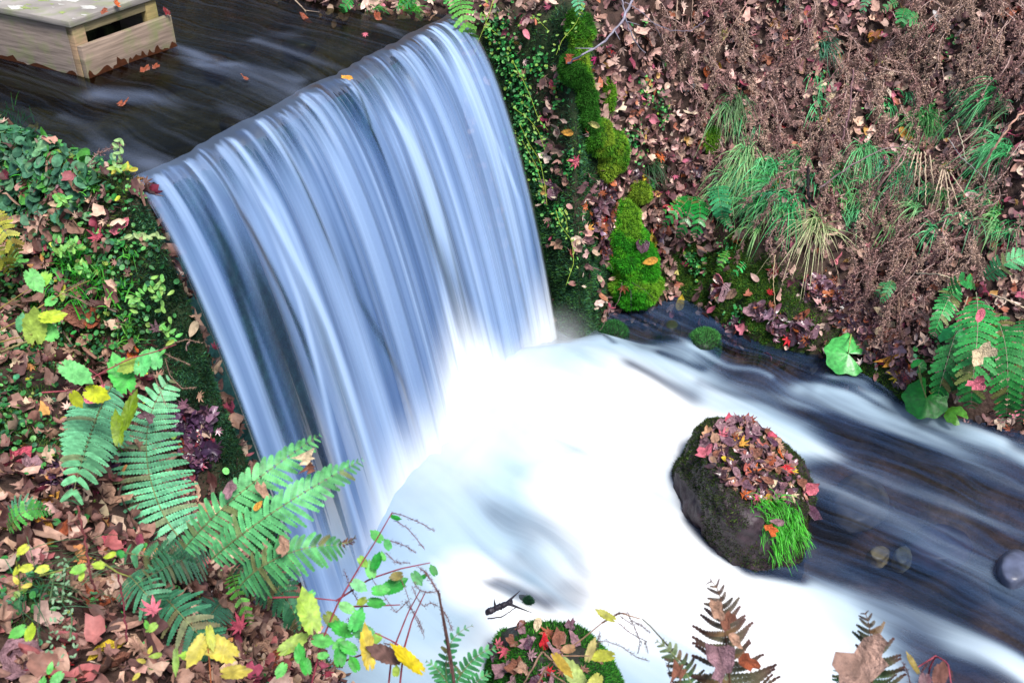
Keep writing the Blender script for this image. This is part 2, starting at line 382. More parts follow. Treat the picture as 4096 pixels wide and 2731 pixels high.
UP = np.stack([ux, uy, uz], 1)
band = soft_lines(UP, [([(182, 62), (235, 72), (300, 95), (350, 115)], 1.35, .07, .62), ([(100, 95), (150, 98), (215, 108), (275, 132), (300, 145)], 1.35, .055, .5),
                       ([(172, 42), (188, 50), (205, 60)], 1.35, .03, .9), ([(190, 66), (240, 64), (300, 78)], 1.35, .03, .55), ([(80, 145), (130, 155), (175, 185)], 1.35, .05, .40), ([(60, 118), (90, 128), (100, 142)], 1.35, .03, .2),
                       ([(255, 40), (320, 62), (360, 72)], 1.35, .022, .42), ([(380, 25), (415, 40)], 1.35, .018, .35), ([(290, 35), (260, 38)], 1.35, .05, .12), ([(150, 160), (200, 170)], 1.35, .04, .35)])
st1 = fbm(fa*1.6, (fc+wx)*14, 0, 44, 2); st2 = fbm(fa*2.2, (fc+wx)*9, 0, 45, 3)
ufoam = np.clip(.75*band*(.34+.75*st1+.6*st2), 0, .6)+.03*np.clip(st2+.1, 0, 1)
ucol = alb(140, 156, 186)[None]*np.ones((len(UP), 1))
obj('upper_stream', mesh('upper_stream', UP, uq, M_UPPER, ucol, {'foam': ufoam}, True), kind='structure')

# ------------------------------------------------------------------ the waterfall sheet
NU, NT = 760, 130
V0 = 1.25
def fall_pos(U, T, ridge=True):
    lip = LA[None]*(1-U[:, None])+LB[None]*U[:, None]
    off = .018*fbm(U*9, 0, 0, 51)+.008*noise(U*45, 0, 0, 52)
    v = V0*(1+.05*fbm(U*5, 0, 0, 53))
    xy = lip+FD[None]*(off+v*np.where(T > 0, T, T*.8))[:, None]
    xy = xy+np.array([.48, .877])[None]*((.012*fbm(U*7, T*2, 0, 54))*np.clip(T*6, 0, 1))[:, None]
    xy = xy+((1-U)**2*np.clip(T, 0, 1)/.53)[:, None]*np.array([[.05, -.16]])
    z = H0+.020-np.where(T > 0, 4.9*T*T+.10*T, .03*T)
    P = np.stack([xy[:, 0], xy[:, 1], z], 1)
    if ridge:
        a = np.clip(T*9+.3, 0, 1)
        d = a*(.18+.6*sst(.15, .5, U))*(.030*fbm(U*13, T*1.0, 0, 55, 2)+.013*noise(U*42, T*.8, 0, 56)+.0035*noise(U*110, T*.6, 0, 57)+.0010*noise(U*280, T*.6, 0, 58))
        nz_ = np.clip(1-T*4, 0, 1)
        P = P+d[:, None]*np.stack([FD[0]*np.ones_like(d)*(1-nz_*.7), FD[1]*np.ones_like(d)*(1-nz_*.7), .25+.75*nz_], 1)
    return P
us = np.linspace(-.004, 1.006, NU); ts = np.concatenate([np.linspace(-.04, .06, 34)[:-1], np.linspace(.06, .545, NT-33)])
UU, TT = np.meshgrid(us, ts); Uf, Tf = UU.ravel(), TT.ravel()
FP_ = fall_pos(Uf, Tf)
fu, fv = proj(FP_)
def fall_ut(u, v):
    k = np.argmin((fu-u)**2+(fv-v)**2); return Uf[k], Tf[k]
a = (np.arange(NT-0)[:NT-1][:, None]*NU+np.arange(NU-1)[None]).ravel()
FQ = np.stack([a, a+1, a+1+NU, a+NU], 1)
s1 = fbm(Uf*11+.5*noise(Uf*4, Tf*2, 0, 2), Tf*1.3, 0, 61, 2); s2 = noise(Uf*48+.25*noise(Uf*3, Tf*3, 0, 1), Tf*1.1, 0, 62); s3 = noise(Uf*120, Tf*.9, 0, 63); s4 = noise(Uf*330, Tf*1.5, 0, 64)
streak = .62*s1+.34*s2+.12*s3+.05*s4
dens = .74+.72*streak
DARK = [((262, 290), (338, 520), .026, .62), ((318, 320), (376, 500), .014, .55), ((432, 230), (478, 380), .022, .55), ((352, 82), (372, 130), .004, .45), ((272, 130), (320, 220), .005, .5),
        ((240, 210), (300, 330), .006, .55), ((225, 250), (270, 400), .012, .4), ((430, 170), (470, 300), .008, .35), ((500, 200), (530, 330), .006, .3), ((455, 260), (478, 370), .008, .55), ((165, 235), (215, 330), .012, .30), ((360, 300), (400, 380), .007, .3)]
tt = np.clip(Tf/.5, 0, 1)
for (pa, pb, wd, k) in DARK:
    ua, ta = fall_ut(*pa); ub, tb = fall_ut(*pb)
    t_ = np.clip((Tf-ta)/(tb-ta+1e-6), 0, 1); uc = ua+(ub-ua)*t_
    env = sst(ta-.12, ta+.05, Tf)*(1-sst(tb, tb+.10, Tf))
    dens = dens-k*env*np.exp(-((Uf-uc)/wd)**2)
LIGHT = [((300, 300), (345, 480), .007, .4), ((262, 200), (330, 330), .008, .35), ((390, 110), (430, 180), .010, .4), ((360, 130), (420, 300), .016, .3), ((150, 205), (230, 360), .010, .4), ((430, 210), (450, 330), .02, .25), ((470, 90), (520, 200), .006, .3)]
lt = np.zeros(len(Uf))
for (pa, pb, wd, k) in LIGHT:
    ua, ta = fall_ut(*pa); ub, tb = fall_ut(*pb)
    t_ = np.clip((Tf-ta)/(tb-ta+1e-6), 0, 1); uc = ua+(ub-ua)*t_
    lt = lt+k*sst(ta-.15, ta+.05, Tf)*(1-sst(tb, tb+.15, Tf))*np.exp(-((Uf-uc)/wd)**2)
dens = dens+lt
# whiteness gained near the foot, where spray rises
zf = FP_[:, 2]
lump = fbm(Uf*4.5, Tf*3, 0, 66, 3)
splash_h = .16+.26*np.exp(-((Uf-.60)/.10)**2)+.10*np.exp(-((Uf-.42)/.2)**2)-.20*np.exp(-((Uf-.80)/.07)**2)+.10*np.exp(-((Uf-1.)/.08)**2)-.26*np.exp(-((Uf-.0)/.16)**2)+.10*lump
wf = sst(0, 1, (splash_h+.26-zf)/.46)
dens = dens*(1-wf)+1.0*wf
lipn = .016*noise(Uf*38, 0, 0, 68)+.018*noise(Uf*120, 0, 0, 69)+.014*fbm(Uf*8, 0, 0, 70)
lipst = np.clip(.52+1.5*(.55*noise(Uf*62, Tf*2, 0, 73)+.55*noise(Uf*140, Tf*2, 0, 74)), .0, 1)
lipk = 1-sst(.02, .20, Tf)
dens = dens*(1-(1-lipst)*lipk*.9)
dens = np.clip(dens, .08, 1)*sst(-.012, .022, Tf+lipn)*sst(-.004, .008, Uf+.004*s2)*(1-sst(.985, 1.004, Uf+.006*s2))
aer = np.clip(.5+.75*streak+.55*lipk*(lipst-.5)+lt+.12*(1-tt), 0, 1)
cb, cw, cf = alb(72, 122, 200), alb(184, 214, 252), np.array([.84, .9, .93])
fcol = cb[None]*(1-aer[:, None])+cw[None]*aer[:, None]
fcol = fcol*(1-wf[:, None])+cf[None]*wf[:, None]
obj('waterfall', mesh('waterfall', FP_, FQ, M_FALL, fcol, {'foam': np.clip(dens, 0, 1)}, True), kind='structure')

# weir behind the water: a dark wet stone face
wb = MB()
wu = np.linspace(0, 1, 90); wz = np.linspace(-.3, 1.31, 70); WU, WZ = np.meshgrid(wu, wz); WU, WZ = WU.ravel(), WZ.ravel()
wxy = LA[None]*(1-WU[:, None])+LB[None]*WU[:, None]+FD[None]*(.035+.03*fbm(WU*14, WZ*8, 0, 71)+.02*(1.3-WZ))[:, None]
aa = (np.arange(69)[:, None]*90+np.arange(89)[None]).ravel()
wb.add(np.stack([wxy[:, 0], wxy[:, 1], WZ], 1), np.stack([aa, aa+1, aa+91, aa+90], 1), alb(42, 84, 78)[None]*(1+.5*fbm(WU*20, WZ*12, 0, 72)[:, None]))
obj('weir_wall', wb.build('weir_wall', M_ROCK, True), label='dark wet stone weir wall behind the falling water', cat='wall')

# ------------------------------------------------------------------ lower stream
kpC = lambda x, y: inpoly(x, y, POLY_C) | (dline(x, y, POLY_C, True) < .05)
lx, ly, lq = grid_sheet(-1.2, 3.1995, .8, 4.4, .0115, kpC)
x2, y2, q2 = grid_sheet(-1.2, 6.3, -1.9, 4.4, .0805, lambda x, y: kpC(x, y) & ((x > 3.2) | (y < .8)))
lq = np.vstack([lq, q2+len(lx)]); lx = np.concatenate([lx, x2]); ly = np.concatenate([ly, y2])
D = np.array([.775, -.63]); la = lx*D[0]+ly*D[1]; lc = -lx*D[1]+ly*D[0]
FOAM_PX = [(250, 600), (330, 520), (420, 400), (540, 372), (575, 356), (600, 350), (640, 360), (690, 360), (720, 385), (760, 402), (800, 425), (815, 450), (770, 470), (735, 480), (700, 500),
           (712, 545), (748, 578), (800, 590), (835, 606), (862, 632), (880, 665), (890, 700), (700, 780), (400, 780), (250, 700)]
FOAM = [tuple(pz(u, v, 0)[:2]) for u, v in FOAM_PX]
wl = .22*fbm(la*1.1, lc*2.2, 0, 81, 3)
sd = np.where(inpoly(lx, ly, FOAM), 1, -1)*dline(lx, ly, FOAM, True)
LP0 = np.stack([lx, ly, 0*lx], 1)
core = sst(-.20, .13, sd+.42*wl)
streakL = fbm(la*1.3, (lc+.35*wl)*11, 0, 82, 3); fineL = fbm(la*2.4, (lc+.35*wl)*30, 0, 83, 3)
white = soft_lines(LP0, [([(615, 352), (650, 352), (700, 352), (740, 368), (800, 378), (860, 388)], 0, .05, .55), ([(672, 338), (690, 352), (725, 368), (770, 380)], 0, .018, .7),
                         ([(800, 395), (860, 410), (930, 432), (1024, 465)], 0, .13, 1.05), ([(800, 388), (828, 384)], 0, .04, .45), ([(800, 440), (900, 470), (1020, 520)], 0, .10, .32),
                         ([(908, 417), (935, 422), (1000, 440)], 0, .045, .5), ([(820, 392), (880, 404), (905, 420)], 0, .035, .6), ([(780, 590), (880, 600), (960, 615), (1040, 630)], 0, .11, .40),
                         ([(850, 630), (940, 650), (1040, 690)], 0, .16, .55), ([(680, 520), (700, 545), (730, 570)], 0, .04, .3), ([(835, 560), (900, 580), (1000, 590)], 0, .08, .16),
                         ([(960, 660), (1010, 675), (1060, 700)], 0, .09, .5)])
dark = soft_lines(LP0, [([(498, 522), (545, 535), (574, 552), (584, 572), (576, 596)], 0, .065, .27), ([(470, 515), (530, 545)], 0, .05, .15), ([(520, 560), (560, 580)], 0, .05, .25), ([(630, 392), (660, 398), (690, 402)], 0, .06, .5), ([(660, 362), (700, 372)], 0, .03, .5),
                        ([(498, 590), (520, 600), (545, 605)], 0, .05, .55), ([(690, 525), (715, 548), (745, 568)], 0, .030, .65), ([(758, 572), (800, 580)], 0, .028, .55),
                        ([(700, 388), (770, 402), (830, 420)], 0, .035, .30), ([(600, 352), (612, 366)], 0, .02, .5)])
lf = np.clip(core*(.96+.18*streakL)+.75*white*(.75+.9*streakL)-dark*(.8+.4*streakL), 0, 1)
lf = np.clip(np.maximum(lf, .24+.40*streakL), 0.02, .985)  # floor of blue haze over the clear water, painted as thin foam
dimp = dline(lx, ly, [tuple(LA+FD*.64), tuple(LB+FD*.64)])
mound = .05*np.exp(-(dimp/.22)**2)*(.8+.8*fbm(lx*3.5, ly*3.5, 0, 84))+.09*core*np.exp(-(dimp/.7)**2)*(1+1.2*fbm(lx*2.4, ly*2.4, 0, 85, 2))
hump = 0
for (u, v, r, k) in ((625, 405, .22, .07), (520, 500, .25, .05), (350, 640, .22, -.10), (690, 350, .14, .03), (845, 385, .16, .03), (870, 395, .14, .02), (760, 372, .1, .04), (960, 645, .2, .03), (1000, 685, .16, .06), (620, 480, .3, .05), (600, 590, .2, -.03), (572, 580, .1, -.04)):
    c0 = pz(u, v, 0); hump = hump+k*np.exp(-((lx-c0[0])**2+(ly-c0[1])**2)/r**2)
lz = mound+hump+.012*fbm(la*1.6, (lc+.3*wl)*6, 0, 86, 3)
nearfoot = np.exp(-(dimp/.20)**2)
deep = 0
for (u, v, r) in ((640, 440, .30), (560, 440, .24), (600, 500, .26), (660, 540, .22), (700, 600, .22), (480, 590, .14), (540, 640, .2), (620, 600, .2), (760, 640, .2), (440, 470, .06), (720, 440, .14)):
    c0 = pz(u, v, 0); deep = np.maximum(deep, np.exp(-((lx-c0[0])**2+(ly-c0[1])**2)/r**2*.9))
deep = np.clip(deep*1.2+1.5*wl+.35*streakL-.45*np.exp(-(dimp/.35)**2), 0, 1)[:, None]; wht = np.array([.36, .49, .60])*(1-deep)+np.array([.88, .9, .91])*deep  # broad foam shading put into the colour: white cores, blue-grey around them
lq_ = (sst(.22, .95, lf)[:, None]); lcol = alb(66, 94, 138)[None]*(1-lq_)+wht*lq_  # low cover takes the dark blue of the painted haze
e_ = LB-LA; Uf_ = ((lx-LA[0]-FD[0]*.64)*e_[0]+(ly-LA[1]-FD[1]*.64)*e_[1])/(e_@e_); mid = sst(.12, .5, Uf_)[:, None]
footc = np.array([.22, .33, .50])*(1-mid)+np.array([.46, .58, .68])*mid; lcol = lcol*(1-.95*nearfoot[:, None])+footc*.95*nearfoot[:, None]  # foam colour darkened at the foot to match the less lit sheet
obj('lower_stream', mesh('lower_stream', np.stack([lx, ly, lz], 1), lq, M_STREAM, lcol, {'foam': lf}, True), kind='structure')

# spray hanging over the foot of the fall
def mk_mist():
    m, n, l = mat('spray'); out = n.new('ShaderNodeOutputMaterial'); v = n.new('ShaderNodeVolumePrincipled'); v.inputs['Color'].default_value = (1, 1, 1, 1)
    tc = n.new('ShaderNodeTexCoord'); ln = n.new('ShaderNodeVectorMath'); ln.operation = 'LENGTH'; l.new(tc.outputs['Object'], ln.inputs[0])
    mr = n.new('ShaderNodeMapRange'); mr.interpolation_type = 'SMOOTHSTEP'; mr.inputs['From Min'].default_value = 1; mr.inputs['From Max'].default_value = .1; mr.inputs['To Max'].default_value = 6.0; l.new(ln.outputs['Value'], mr.inputs['Value'])
    nz = n.new('ShaderNodeTexNoise'); nz.inputs['Scale'].default_value = 2.2; nz.inputs['Detail'].default_value = 2; l.new(tc.outputs['Object'], nz.inputs['Vector'])
    m2 = n.new('ShaderNodeMapRange'); m2.inputs['From Min'].default_value = .35; m2.inputs['From Max'].default_value = .65; m2.inputs['To Min'].default_value = .3; m2.inputs['To Max'].default_value = 1.5; l.new(nz.outputs[0], m2.inputs['Value'])
    mu = n.new('ShaderNodeMath'); mu.operation = 'MULTIPLY'; l.new(mr.outputs[0], mu.inputs[0]); l.new(m2.outputs[0], mu.inputs[1]); l.new(mu.outputs[0], v.inputs['Density']); l.new(v.outputs[0], out.inputs['Volume']); return m
_ib = __import__('bmesh').new(); __import__('bmesh').ops.create_icosphere(_ib, subdivisions=4, radius=1); _me = bpy.data.meshes.new('spray_mist'); _ib.to_mesh(_me); _ib.free(); _me.materials.append(mk_mist())
mist = obj('spray_mist', _me, kind='stuff', label='fine white spray hanging over the foot of the waterfall', cat='mist')
_c = LA*(1-.56)+LB*.56+FD*.70; mist.location = (_c[0], _c[1], .08); mist.scale = (.95, .30, .34); mist.rotation_euler = (0, 0, math.atan2(LB[1]-LA[1], LB[0]-LA[0]))

# ------------------------------------------------------------------ wooden box in the upper stream
def obox(mb, o, a, b, c, col):
    o, a, b, c = [np.asarray(q, float) for q in (o, a, b, c)]
    V = [o, o+a, o+a+b, o+b, o+c, o+a+c, o+a+b+c, o+b+c]
    # bevel-less but slightly uneven boards
    mb.add(np.array(V), [(0, 3, 2, 1), (4, 5, 6, 7), (0, 1, 5, 4), (1, 2, 6, 5), (2, 3, 7, 6), (3, 0, 4, 7)], col)
B0 = pz(78, 79, 1.34); e1 = pz(174, 52, 1.34)-pz(93, 84, 1.34); L1 = np.linalg.norm(e1); e1 /= L1
e2 = pz(0, 65, 1.34)-B0; e2 /= np.linalg.norm(e2); e2 = e2-e1*(e2@e1)*.6; e2 /= np.linalg.norm(e2)
up = np.array([0, 0, 1.]); fwd = -e2
WC = alb(148, 134, 124); WD = alb(110, 98, 86); WL_ = alb(162, 142, 126)
bh = .196
box = empty('wooden_box', B0, 'weathered wooden box with slotted front standing in the upper stream', 'wooden box')
def piece(name, fn, m=M_WOOD):
    mb = MB(); fn(mb); me = mb.build(name, m, off=B0); o = bpy.data.objects.new(name, me); C.objects.link(o); o.parent = box
    md = o.modifiers.new('b', 'BEVEL'); md.width = .003; md.segments = 2; return o
piece('side_board', lambda m: obox(m, B0-up*.1, e2*1.1, e1*.02, up*(bh+.1), WC))
piece('side_board', lambda m: obox(m, B0-up*.1+e1*(L1-.02), e2*1.1, e1*.02, up*(bh+.1), WC*.9))
piece('front_board', lambda m: obox(m, B0+fwd*.035-e1*.0+up*-.02, e1*(L1+.035), fwd*.025, up*(.148), WL_))
piece('corner_post', lambda m: obox(m, B0+fwd*.002-up*.08, e1*.055, fwd*.030, up*(bh+.075), alb(180, 150, 120)))
piece('corner_post', lambda m: obox(m, B0+fwd*.002-up*.08+e1*(L1-.055), e1*.055, fwd*.030, up*(bh+.075), alb(168, 150, 100)))
piece('top_rail', lambda m: obox(m, B0+e1*.0+up*(bh-.035), e1*L1, fwd*.03, up*.033, alb(150, 138, 104)))
piece('slot_shade_panel', lambda m: obox(m, B0+e2*.16-up*.1+e1*.021, e1*(L1-.042), e2*.02, up*(bh+.09), alb(40, 34, 30)))  # near-black sheet behind the slot; the opening's shade put into its colour
lid = piece('lid', lambda m: obox(m, B0-e1*.012+fwd*.042+up*bh, e1*(L1+.024), e2*1.15, up*.024, alb(158, 152, 146)))
mb = MB(); r_ = np.random.default_rng(3)
for q in range(85):
    s_ = abs(r_.normal())*.016+.005; p_ = B0+e1*r_.uniform(.01, L1)+e2*r_.uniform(-.03, .9)+up*(bh+.0243+.0001*(q % 7))
    an = np.sort(r_.uniform(0, 2*PI, 9)); rr = s_*r_.uniform(.5, 1.3, 9)
    V = np.vstack([p_, p_+rr[:, None]*(np.cos(an)[:, None]*e1*.7+np.sin(an)[:, None]*e2*1.2)]); V[0, 2] += .0008
    mb.add(V, [(0, i+1, (i+1) % 9+1) for i in range(9)], alb(205, 204, 196) if r_.random() < .6 else alb(150, 165, 100))
me = mb.build('lichen', M_DRY, off=B0); lo = bpy.data.objects.new('lichen', me); C.objects.link(lo); lo.parent = lid; lo['kind'] = 'stuff'
# rusty waterline stain on the boards: a ragged strip with its own shape
def stain(o, a, h, side):
    mb = MB(); n = 60; xs = np.linspace(0, 1, n); hh = h*(.55+.45*fbm(xs*9, 0, 0, 91, 3)+.3*noise(xs*40, 0, 0, 92)); hh = np.clip(hh, .004, 1)
    P0 = o[None]+a[None]*xs[:, None]+side*.0016; P1 = P0+up*hh[:, None]; V = np.vstack([P0-up*.03, P1])
    mb.add(V, [(i, i+1, n+i+1, n+i) for i in range(n-1)], alb(78, 44, 26)); return mb
for (o_, a_, s_, par, h_) in ((B0+fwd*.060, e1*(L1+.035), fwd, None, .050), (B0, e2*1.0, -e1, None, .036)):
    me = stain(o_, a_, h_, s_).build('waterline_stain', M_DRY, off=B0); t_ = bpy.data.objects.new('waterline_stain', me); C.objects.link(t_); t_.parent = box

# ------------------------------------------------------------------ leaf, blade and frond templates
def leaf_T(kind, seed, curl=.18, crump=.06):
    r = np.random.default_rng(seed)
    if kind == 'maple':
        tips = [(-152, .30), (-118, .52), (-78, .80), (-38, .95), (0, 1.05), (38, .95), (78, .80), (118, .52), (152, .30)]
        pts = []
        for k, (a, L) in enumerate(tips):
            a += r.normal()*3; L *= 1+r.normal()*.06
            if k: pts.append(((tips[k-1][0]+tips[k][0])/2, min(tips[k-1][1], L)*.44))
            pts += [(a-9, L*.66), (a, L), (a+9, L*.66)]
        an = np.radians([p[0] for p in pts]); rr = np.array([p[1] for p in pts])
        V = np.stack([rr*np.cos(an), rr*np.sin(an), 0*rr], 1)
    elif kind == 'oval':
        an = np.linspace(0, 2*PI, 15)[:-1]; V = np.stack([np.cos(an)*1.0+0*an, np.sin(an)*.52*(1-.18*np.cos(an)), 0*an], 1); V[0, 0] = 1.15
    elif kind == 'round':
        an = np.linspace(0, 2*PI, 11)[:-1]; V = np.stack([np.cos(an), .86*np.sin(an), 0*an], 1)
    elif kind == 'serrate':
        n = 36; an = np.linspace(-PI, PI, n+1)[:-1]; b = np.abs(an)/PI
        rr = (1.0-.38*sst(0, .55, b)+.10*sst(.55, .9, b)-.25*sst(.93, 1, b)); rr = rr*np.where(np.arange(n) % 2, 1.05, .93); rr[n//2] = 1.22
        V = np.stack([rr*np.cos(an), rr*.95*np.sin(an), 0*an], 1)
    elif kind == 'dead':
        n = 13; an = np.linspace(0, 2*PI, n+1)[:-1]; rr = 1+.28*r.normal(size=n); V = np.stack([rr*np.cos(an), rr*.62*np.sin(an), 0*an], 1)
    # inner ring for folds
    n = len(V); I = V*.5
    V = np.vstack([V, I, [[0, 0, 0]]])
    f1, f2 = r.uniform(-1, 1), r.uniform(-1, 1); rad = np.hypot(V[:, 0], V[:, 1])
    V[:, 2] = curl*(rad**2)*(.6+.4*f1)+.25*curl*V[:, 0]*f2+np.abs(V[:, 1])*curl*.5+crump*r.normal(size=len(V))*rad
    Fc = []
    for i in range(n):
        j = (i+1) % n; Fc += [(i, j, n+j), (i, n+j, n+i), (n+i, n+j, 2*n)]
    c = 1+.10*r.normal(size=(len(V), 1))*np.ones((1, 3)); c[n:2*n] *= 1.05; c[-1] *= .85
    return V, np.array(Fc), np.clip(c, .5, 1.5)
def scatter(name, mt, P, N, T, sc, cols, tilt=.35, lift=.006, kind='stuff', label=None, cat=None, parent=None, off=None, rng=RNG):
    """one mesh of many instances of the templates T, baked"""
    if len(P) == 0: return None
    mb = MB(); pick = rng.integers(0, len(T), len(P))
    for k, t in enumerate(T):
        m = pick == k
        if not m.any(): continue
        Rm = frames(N[m].copy(), rng.uniform(0, 2*PI, m.sum()), tilt, rng)
        V, Fc, Cc = inst(t, P[m]+N[m]*lift*(.3+rng.uniform(0, 1.4, (m.sum(), 1))), Rm, sc[m], cols[m])
        mb.add(V, Fc, Cc)
    me = mb.build(name, mt, off=off)
    o = obj(name, me, label=label, cat=cat, kind=kind)
    return o
def palette(pal, n, rng=RNG, jit=.14):
    c = np.array([alb(*p[:3]) for p in pal]); w = np.array([p[3] for p in pal], float); w /= w.sum()
    k = rng.choice(len(pal), n, p=w); out = c[k]*(1+jit*rng.normal(size=(n, 1)))*(1+.05*rng.normal(size=(n, 3)))
    return np.clip(out, .004, .85)
# ground faces usable for scattering
fc_ = GV[GF].mean(1); fa_ = np.linalg.norm(np.cross(GV[GF[:, 2]]-GV[GF[:, 0]], GV[GF[:, 3]]-GV[GF[:, 1]]), axis=1)*.5
fN = np.cross(GV[GF[:, 2]]-GV[GF[:, 0]], GV[GF[:, 3]]-GV[GF[:, 1]]); fN /= np.linalg.norm(fN, axis=1)[:, None]
pu, pv = proj(fc_)
dep = fc_[:, 1]*math.cos(TH)-(fc_[:, 2]-CZ)*math.sin(TH)
near_view = (pu > -130) & (pu < 1160) & (pv > -110) & (pv < 800) & (dep > .9)
wet = inpoly(fc_[:, 0], fc_[:, 1], POLY_C) | inpoly(fc_[:, 0], fc_[:, 1], POLY_U)
ffar = ((fc_[:, 0]+.67)*.69+(fc_[:, 1]-3.5)*.72) > 0
W_wall = np.clip(wballs(fc_, FARWALL)*1.7, 0, 1); W_mbank = np.clip(wballs(fc_, MOSSBANK)*1.6, 0, 1); W_near = np.clip(wballs(fc_, NEARWALL)*1.7, 0, 1); W_green = np.clip(wballs(fc_, GREENLEFT)*1.5, 0, 1)
def sample(w, n, rng=RNG):
    p = fa_*w*(~wet)*np.where(near_view, 1, .03)*((np.abs(fc_[:, 0]) < 5) & (fc_[:, 1] < 7) & (fc_[:, 1] > -1)); s_ = p.sum()
    k = rng.choice(len(p), n, p=p/s_); a, b = rng.uniform(size=(2, n, 1)); q = GF[k]
    P = (GV[q[:, 0]]*(1-a)+GV[q[:, 1]]*a)*(1-b)+(GV[q[:, 3]]*(1-a)+GV[q[:, 2]]*a)*b
    return P, fN[k].copy()

T_MAPLE = [leaf_T('maple', s, .22, .07) for s in range(6)]
T_DEAD = [leaf_T('dead', s, .45, .16) for s in range(8)]
T_OVAL = [leaf_T('oval', s, .35, .06) for s in range(5)]
T_ROUND = [leaf_T('round', s, .15, .03) for s in range(4)]
T_SERR = [leaf_T('serrate', s, .15, .03) for s in range(5)]
T_BLADE = [(np.array([[-.5, 0, 0], [.5, 0, 0], [.1, .25, 1.0]])*[.22, 1, 1], np.array([[0, 1, 2]]), np.array([[.6]*3, [.6]*3, [1.35]*3])),
           (np.array([[-.5, 0, 0], [.5, 0, 0], [-.2, -.4, .9]])*[.22, 1, 1], np.array([[0, 1, 2]]), np.array([[.6]*3, [.6]*3, [1.2]*3]))]

# ------------------------------------------------------------------ leaf litter and moss (uncountable cover)
PAL_FAR = [(188, 148, 138, 7), (154, 116, 108, 7), (214, 178, 162, 6), (104, 76, 76, 5), (230, 204, 186, 3.2), (176, 90, 112, .9), (190, 118, 92, 1.3), (150, 66, 90, .5), (206, 160, 90, .4), (124, 90, 92, 3), (206, 120, 136, .8)]
PAL_NEAR = [(184, 144, 126, 6), (148, 110, 98, 7), (216, 182, 160, 4), (92, 62, 58, 5), (186, 110, 112, .7), (110, 78, 74, 4), (214, 150, 90, .7), (160, 70, 90, .7)]
PAL_WET = [(110, 74, 84, 5), (70, 46, 56, 6), (150, 84, 60, 3), (176, 96, 56, 1.6), (150, 120, 136, 2), (170, 60, 56, .8), (130, 96, 110, 3)]
wl_far = ffar*(1-.94*W_wall)*(1-.90*W_mbank)*np.clip(.45+1.6*(fbm(fc_[:, 0]*3, fc_[:, 1]*3, fc_[:, 2]*3, 101)+.45), .15, 1.4)
P, N = sample(wl_far, 13000); n_ = len(P)
scatter('leaf_litter', M_LEAF, P, N, T_DEAD+T_MAPLE[:4]+T_OVAL[:3], RNG.uniform(.012, .033, n_), palette(PAL_FAR, n_), .75, .018, label='brown and purple fallen leaves carpeting the far bank', cat='leaf litter')
wl_near = (~ffar)*(1-.93*W_near)*(1-.72*W_green)*np.clip(.5+1.6*(fbm(fc_[:, 0]*4, fc_[:, 1]*4, 0, 102)+.4), .15, 1.4)
P, N = sample(wl_near, 6400); n_ = len(P)
scatter('leaf_litter', M_LEAF, P, N, T_DEAD+T_MAPLE[:3]+T_OVAL[:3], RNG.uniform(.012, .033, n_), palette(PAL_NEAR, n_), .85, .022, label='tan and brown fallen leaves carpeting the near bank', cat='leaf litter')
WETPILE = ground_pts([(605, 195, .07), (595, 215, .07), (612, 225, .06), (600, 240, .06), (850, 300, .10), (870, 320, .11), (885, 340, .09), (905, 372, .06), (800, 330, .06), (780, 325, .05), (650, 262, .04), (655, 235, .04), (765, 310, .05), (820, 290, .07), (735, 335, .05), (720, 290, .05), (640, 180, .05), (690, 170, .06), (720, 175, .05)])
P, N = sample(np.clip(wballs(fc_, WETPILE)-.25, 0, 1), 900); n_ = len(P)
scatter('wet_leaf_litter', M_WETLEAF, P, N, T_DEAD[:5]+T_MAPLE+T_OVAL[:2], RNG.uniform(.016, .034, n_), palette(PAL_WET, n_), .5, .016, label='glossy wet maple leaves heaped above the waterline of the far bank', cat='leaf litter')
NW = ground_pts([(195, 420, .05), (200, 440, .06), (190, 455, .05), (250, 600, .05), (170, 410, .05), (110, 470, .05), (60, 480, .05)])
P, N = sample(np.clip(wballs(fc_, NW)-.2, 0, 1)*(1+0*W_near), 240); n_ = len(P)
scatter('wet_leaf_litter', M_WETLEAF, P, N, T_DEAD[:5]+T_MAPLE, RNG.uniform(.018, .034, n_), palette([(90, 62, 92, 5), (60, 42, 62, 4), (130, 90, 110, 3), (150, 60, 80, 1)], n_), .5, .012, label='dark purple wet leaves lying among the near bank ferns', cat='leaf litter')
def fuzz(name, w, n, pal, h, label, seed=0):
    r = np.random.default_rng(seed); P, N = sample(w, n, r)
    dn = N*.7+np.array([0, 0, .35]); dn /= np.linalg.norm(dn, axis=1)[:, None]
    cl = palette(pal, n, r)*(1+1.1*fbm(P[:, 0]*16, P[:, 1]*16, P[:, 2]*16, 7)[:, None])
    scatter(name, M_MOSS, P, dn, T_BLADE, r.uniform(h*.5, h*1.3, n)[:, None]*np.array([[1, 1, 1.]]), np.clip(cl, .004, .8), .6, 0, label=label, cat='moss', rng=r)
PALM_D = [(64, 112, 58, 4), (44, 80, 52, 4), (84, 140, 60, 2.4), (100, 170, 90, 1.4)]
PALM_T = [(58, 106, 78, 4), (40, 74, 62, 4), (84, 142, 104, 2)]
PALM_M = [(92, 132, 50, 4), (66, 104, 44, 4), (116, 150, 54, 2), (76, 146, 60, 1.5)]
lowz = np.clip(1.2-fc_[:, 2], 0.25, 1)
fuzz('moss', W_wall*(.4+.6*(fbm(fc_[:, 0]*9, fc_[:, 1]*9, fc_[:, 2]*9, 3) > -.15))*lowz, 52000, PALM_D+PALM_T, .017, 'dark green dripping moss on the steep wall right of the waterfall', 1)
fuzz('moss', W_mbank*(.25+.75*(fbm(fc_[:, 0]*9, fc_[:, 1]*9, fc_[:, 2]*9, 4) > -.1)), 42000, PALM_M, .014, 'olive green moss over the low bank above the waterline', 2)
